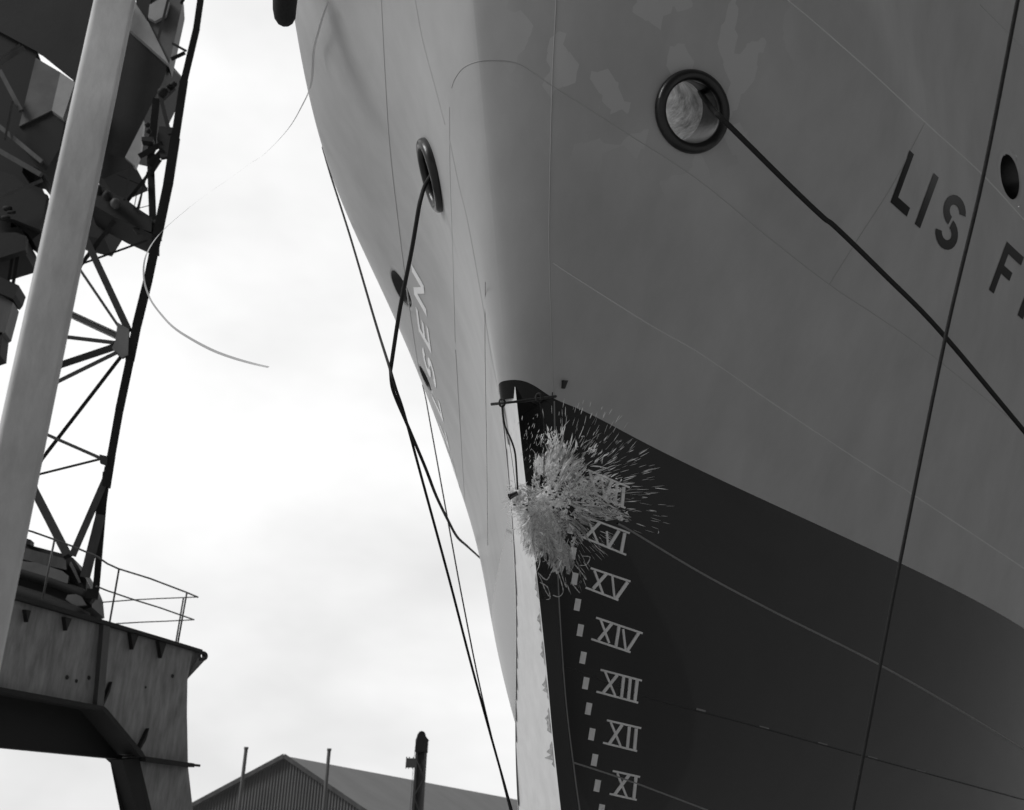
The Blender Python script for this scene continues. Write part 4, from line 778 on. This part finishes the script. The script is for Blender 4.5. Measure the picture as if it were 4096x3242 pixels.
def gp(u,v): r=ray(u,v); return CAMP+r*(((ap-CAMP)@dvec)/(r@dvec))
gL,gR=gp(770,3228),gp(1460,3242); sl_l=(hr-gL[2])/abs((gL-ap)@lat); sl_r=(hr-gR[2])/abs((gR-ap)@lat); print('shed',sl_l,sl_r,hr,gL,gR)
WL_=(hr-4.)/sl_l; WR_=(hr-4.)/sl_r; ez=max(.5,hr-WL_*sl_l); ezr=hr-WR_*sl_r
shed=empty('shed',(ap[0],ap[1],0),'long corrugated shed with a pointed gable, far beyond the slipway','shed')
g0=ap; gl=ap-lat*WL_; gl[2]=ez; gr=ap+lat*WR_; gr[2]=max(ezr,.4)
def dz(P,z): return np.array([P[0],P[1],z])
nb=180; mb=MB(); pts=[]
xs=np.linspace(-WL_,WR_,nb*8+1); rowt=[];rowb=[]
for i,x in enumerate(xs):
    z=hr-(abs(x)*(sl_l if x<0 else sl_r)); o_=-dvec*.035*math.cos(x*2*math.pi/.17); P=ap+lat*x+o_; rowt.append(dz(P,max(z,.3)-.05)); rowb.append(dz(P,0))
mb.grid(np.array([rowb,rowt]),smooth=False); mb.build('gable_wall',mat('gable_sheet',.17,.7,var=.12,vs=.6),shed,recalc=False)
Lr=62.
for s_,wd_,eave in ((-1,WL_,gl),(1,WR_,gr)):
    mb=MB(); a=ap-dvec*.25+np.array([0,0,.02]); e=eave-dvec*.25+np.array([0,0,.02]); n_=14; G=np.array([[a+(e-a)*t+dvec*Lr*k/n_ for t in np.linspace(0,1,9)] for k in range(n_+1)]); mb.grid(G,smooth=False); mb.grid(G-np.array([0,0,.12]),smooth=False); mb.build('roof_slope',M_ROOF,shed)
    mb=MB(); mb.beam(a-dvec*.05,e-dvec*.05,.06,.22); mb.build('barge_board',M_CRM,shed)
    mb=MB(); mb.prism([dz(eave,0),dz(eave+dvec*Lr,0),eave+dvec*Lr-np.array([0,0,.1]),eave-np.array([0,0,.1])],-lat*s_*.1); mb.build('side_wall',M_CORR,shed)
# slender poles and lattice mast before the shed
M_POLE=mat('pole_grey',.16,.7,var=.15,vs=1)
for (u,v,D,r,lab) in ((985,2992,48.,.075,'slender grey pole standing before the left slope of the shed gable'),(1317,2998,48.,.075,'slender grey pole standing before the right slope of the shed gable')):
    P=PH(u,v,D); mb=MB(); mb.tube([(P[0],P[1],0),(P[0],P[1],P[2]-.1),(P[0],P[1],P[2])],[r*1.15,r,r],12); mb.tube([(P[0],P[1],P[2]-.06),(P[0],P[1],P[2]+.03)],r*1.25,12); setp(mb.build('pole',M_POLE,loc=(P[0],P[1],0)),lab,'pole','slender poles before the shed')
DL=40.; a0=PH(1688,2968,DL); lm=empty('lattice_mast',(a0[0],a0[1],0),'dark lattice mast with a pulley head and side box, before the shed roof','mast')
w_=.155; ht=a0[2]; M_LM=mat('mast_steel',.07,.6,var=.2,vs=2)
for sx in (-1,1):
    for sy in (-1,1):
        mb=MB(); mb.beam((a0[0]+sx*w_,a0[1]+sy*w_,0),(a0[0]+sx*w_,a0[1]+sy*w_,ht),.07,.07); mb.build('corner_post',M_LM,lm)
mb=MB(); mb.beam((a0[0],a0[1]+w_+.05,0),(a0[0],a0[1]+w_+.05,ht),.30,.01); mb.build('back_plate',M_CRM,lm)
mb=MB(); k=0; z=0.
while z<ht-.7: 
    s1=1 if k%2 else -1; mb.beam((a0[0]-s1*w_,a0[1]-w_-.03,z),(a0[0]+s1*w_,a0[1]-w_-.03,z+.62),.03,.035); z+=.62; k+=1
mb.build('lacing',M_LM,lm)
mb=MB(); mb.beam((a0[0],a0[1],ht-.35),(a0[0],a0[1],ht+.05),.42,.42,up=(0,1,0)); mb.prism([(a0[0]-.2,a0[1]-.2,ht+.05),(a0[0]+.24,a0[1]-.2,ht+.05),(a0[0]+.1,a0[1]-.2,ht+.22),(a0[0]-.15,a0[1]-.2,ht+.25)],(0,.4,0)); mb.build('head_box',M_CR,lm)
mb=MB()
for dy in (-.1,0,.1): mb.tube([(a0[0]-.02,a0[1]+dy-.025,ht+.22),(a0[0]-.02,a0[1]+dy+.025,ht+.22)],.13,20)
mb.build('pulley',M_CR,lm)
b0=PH(1645,3053,DL); mb=MB(); mb.beam((b0[0]-.18,a0[1],b0[2]),(a0[0]-w_-.03,a0[1],b0[2]+.0),.26,.30); 
for dx in (-.17,-.08,.06): mb.beam((b0[0]+dx,a0[1],b0[2]-.19),(b0[0]+dx,a0[1],b0[2]+.2),.03,.03)
mb.build('side_box',M_LM,lm)
mb=MB(); mb.tube([(a0[0]-.2,a0[1]-.1,ht+.1),(a0[0]-.24,a0[1]-.1,b0[2]),(a0[0]-.28,a0[1]-.1,0)],.008,5); mb.build('cable',M_LM,lm)
print('ground things', [ (o.name, round(o.location.z,2)) for o in SC.objects if o.parent is None and o.type=='EMPTY'])
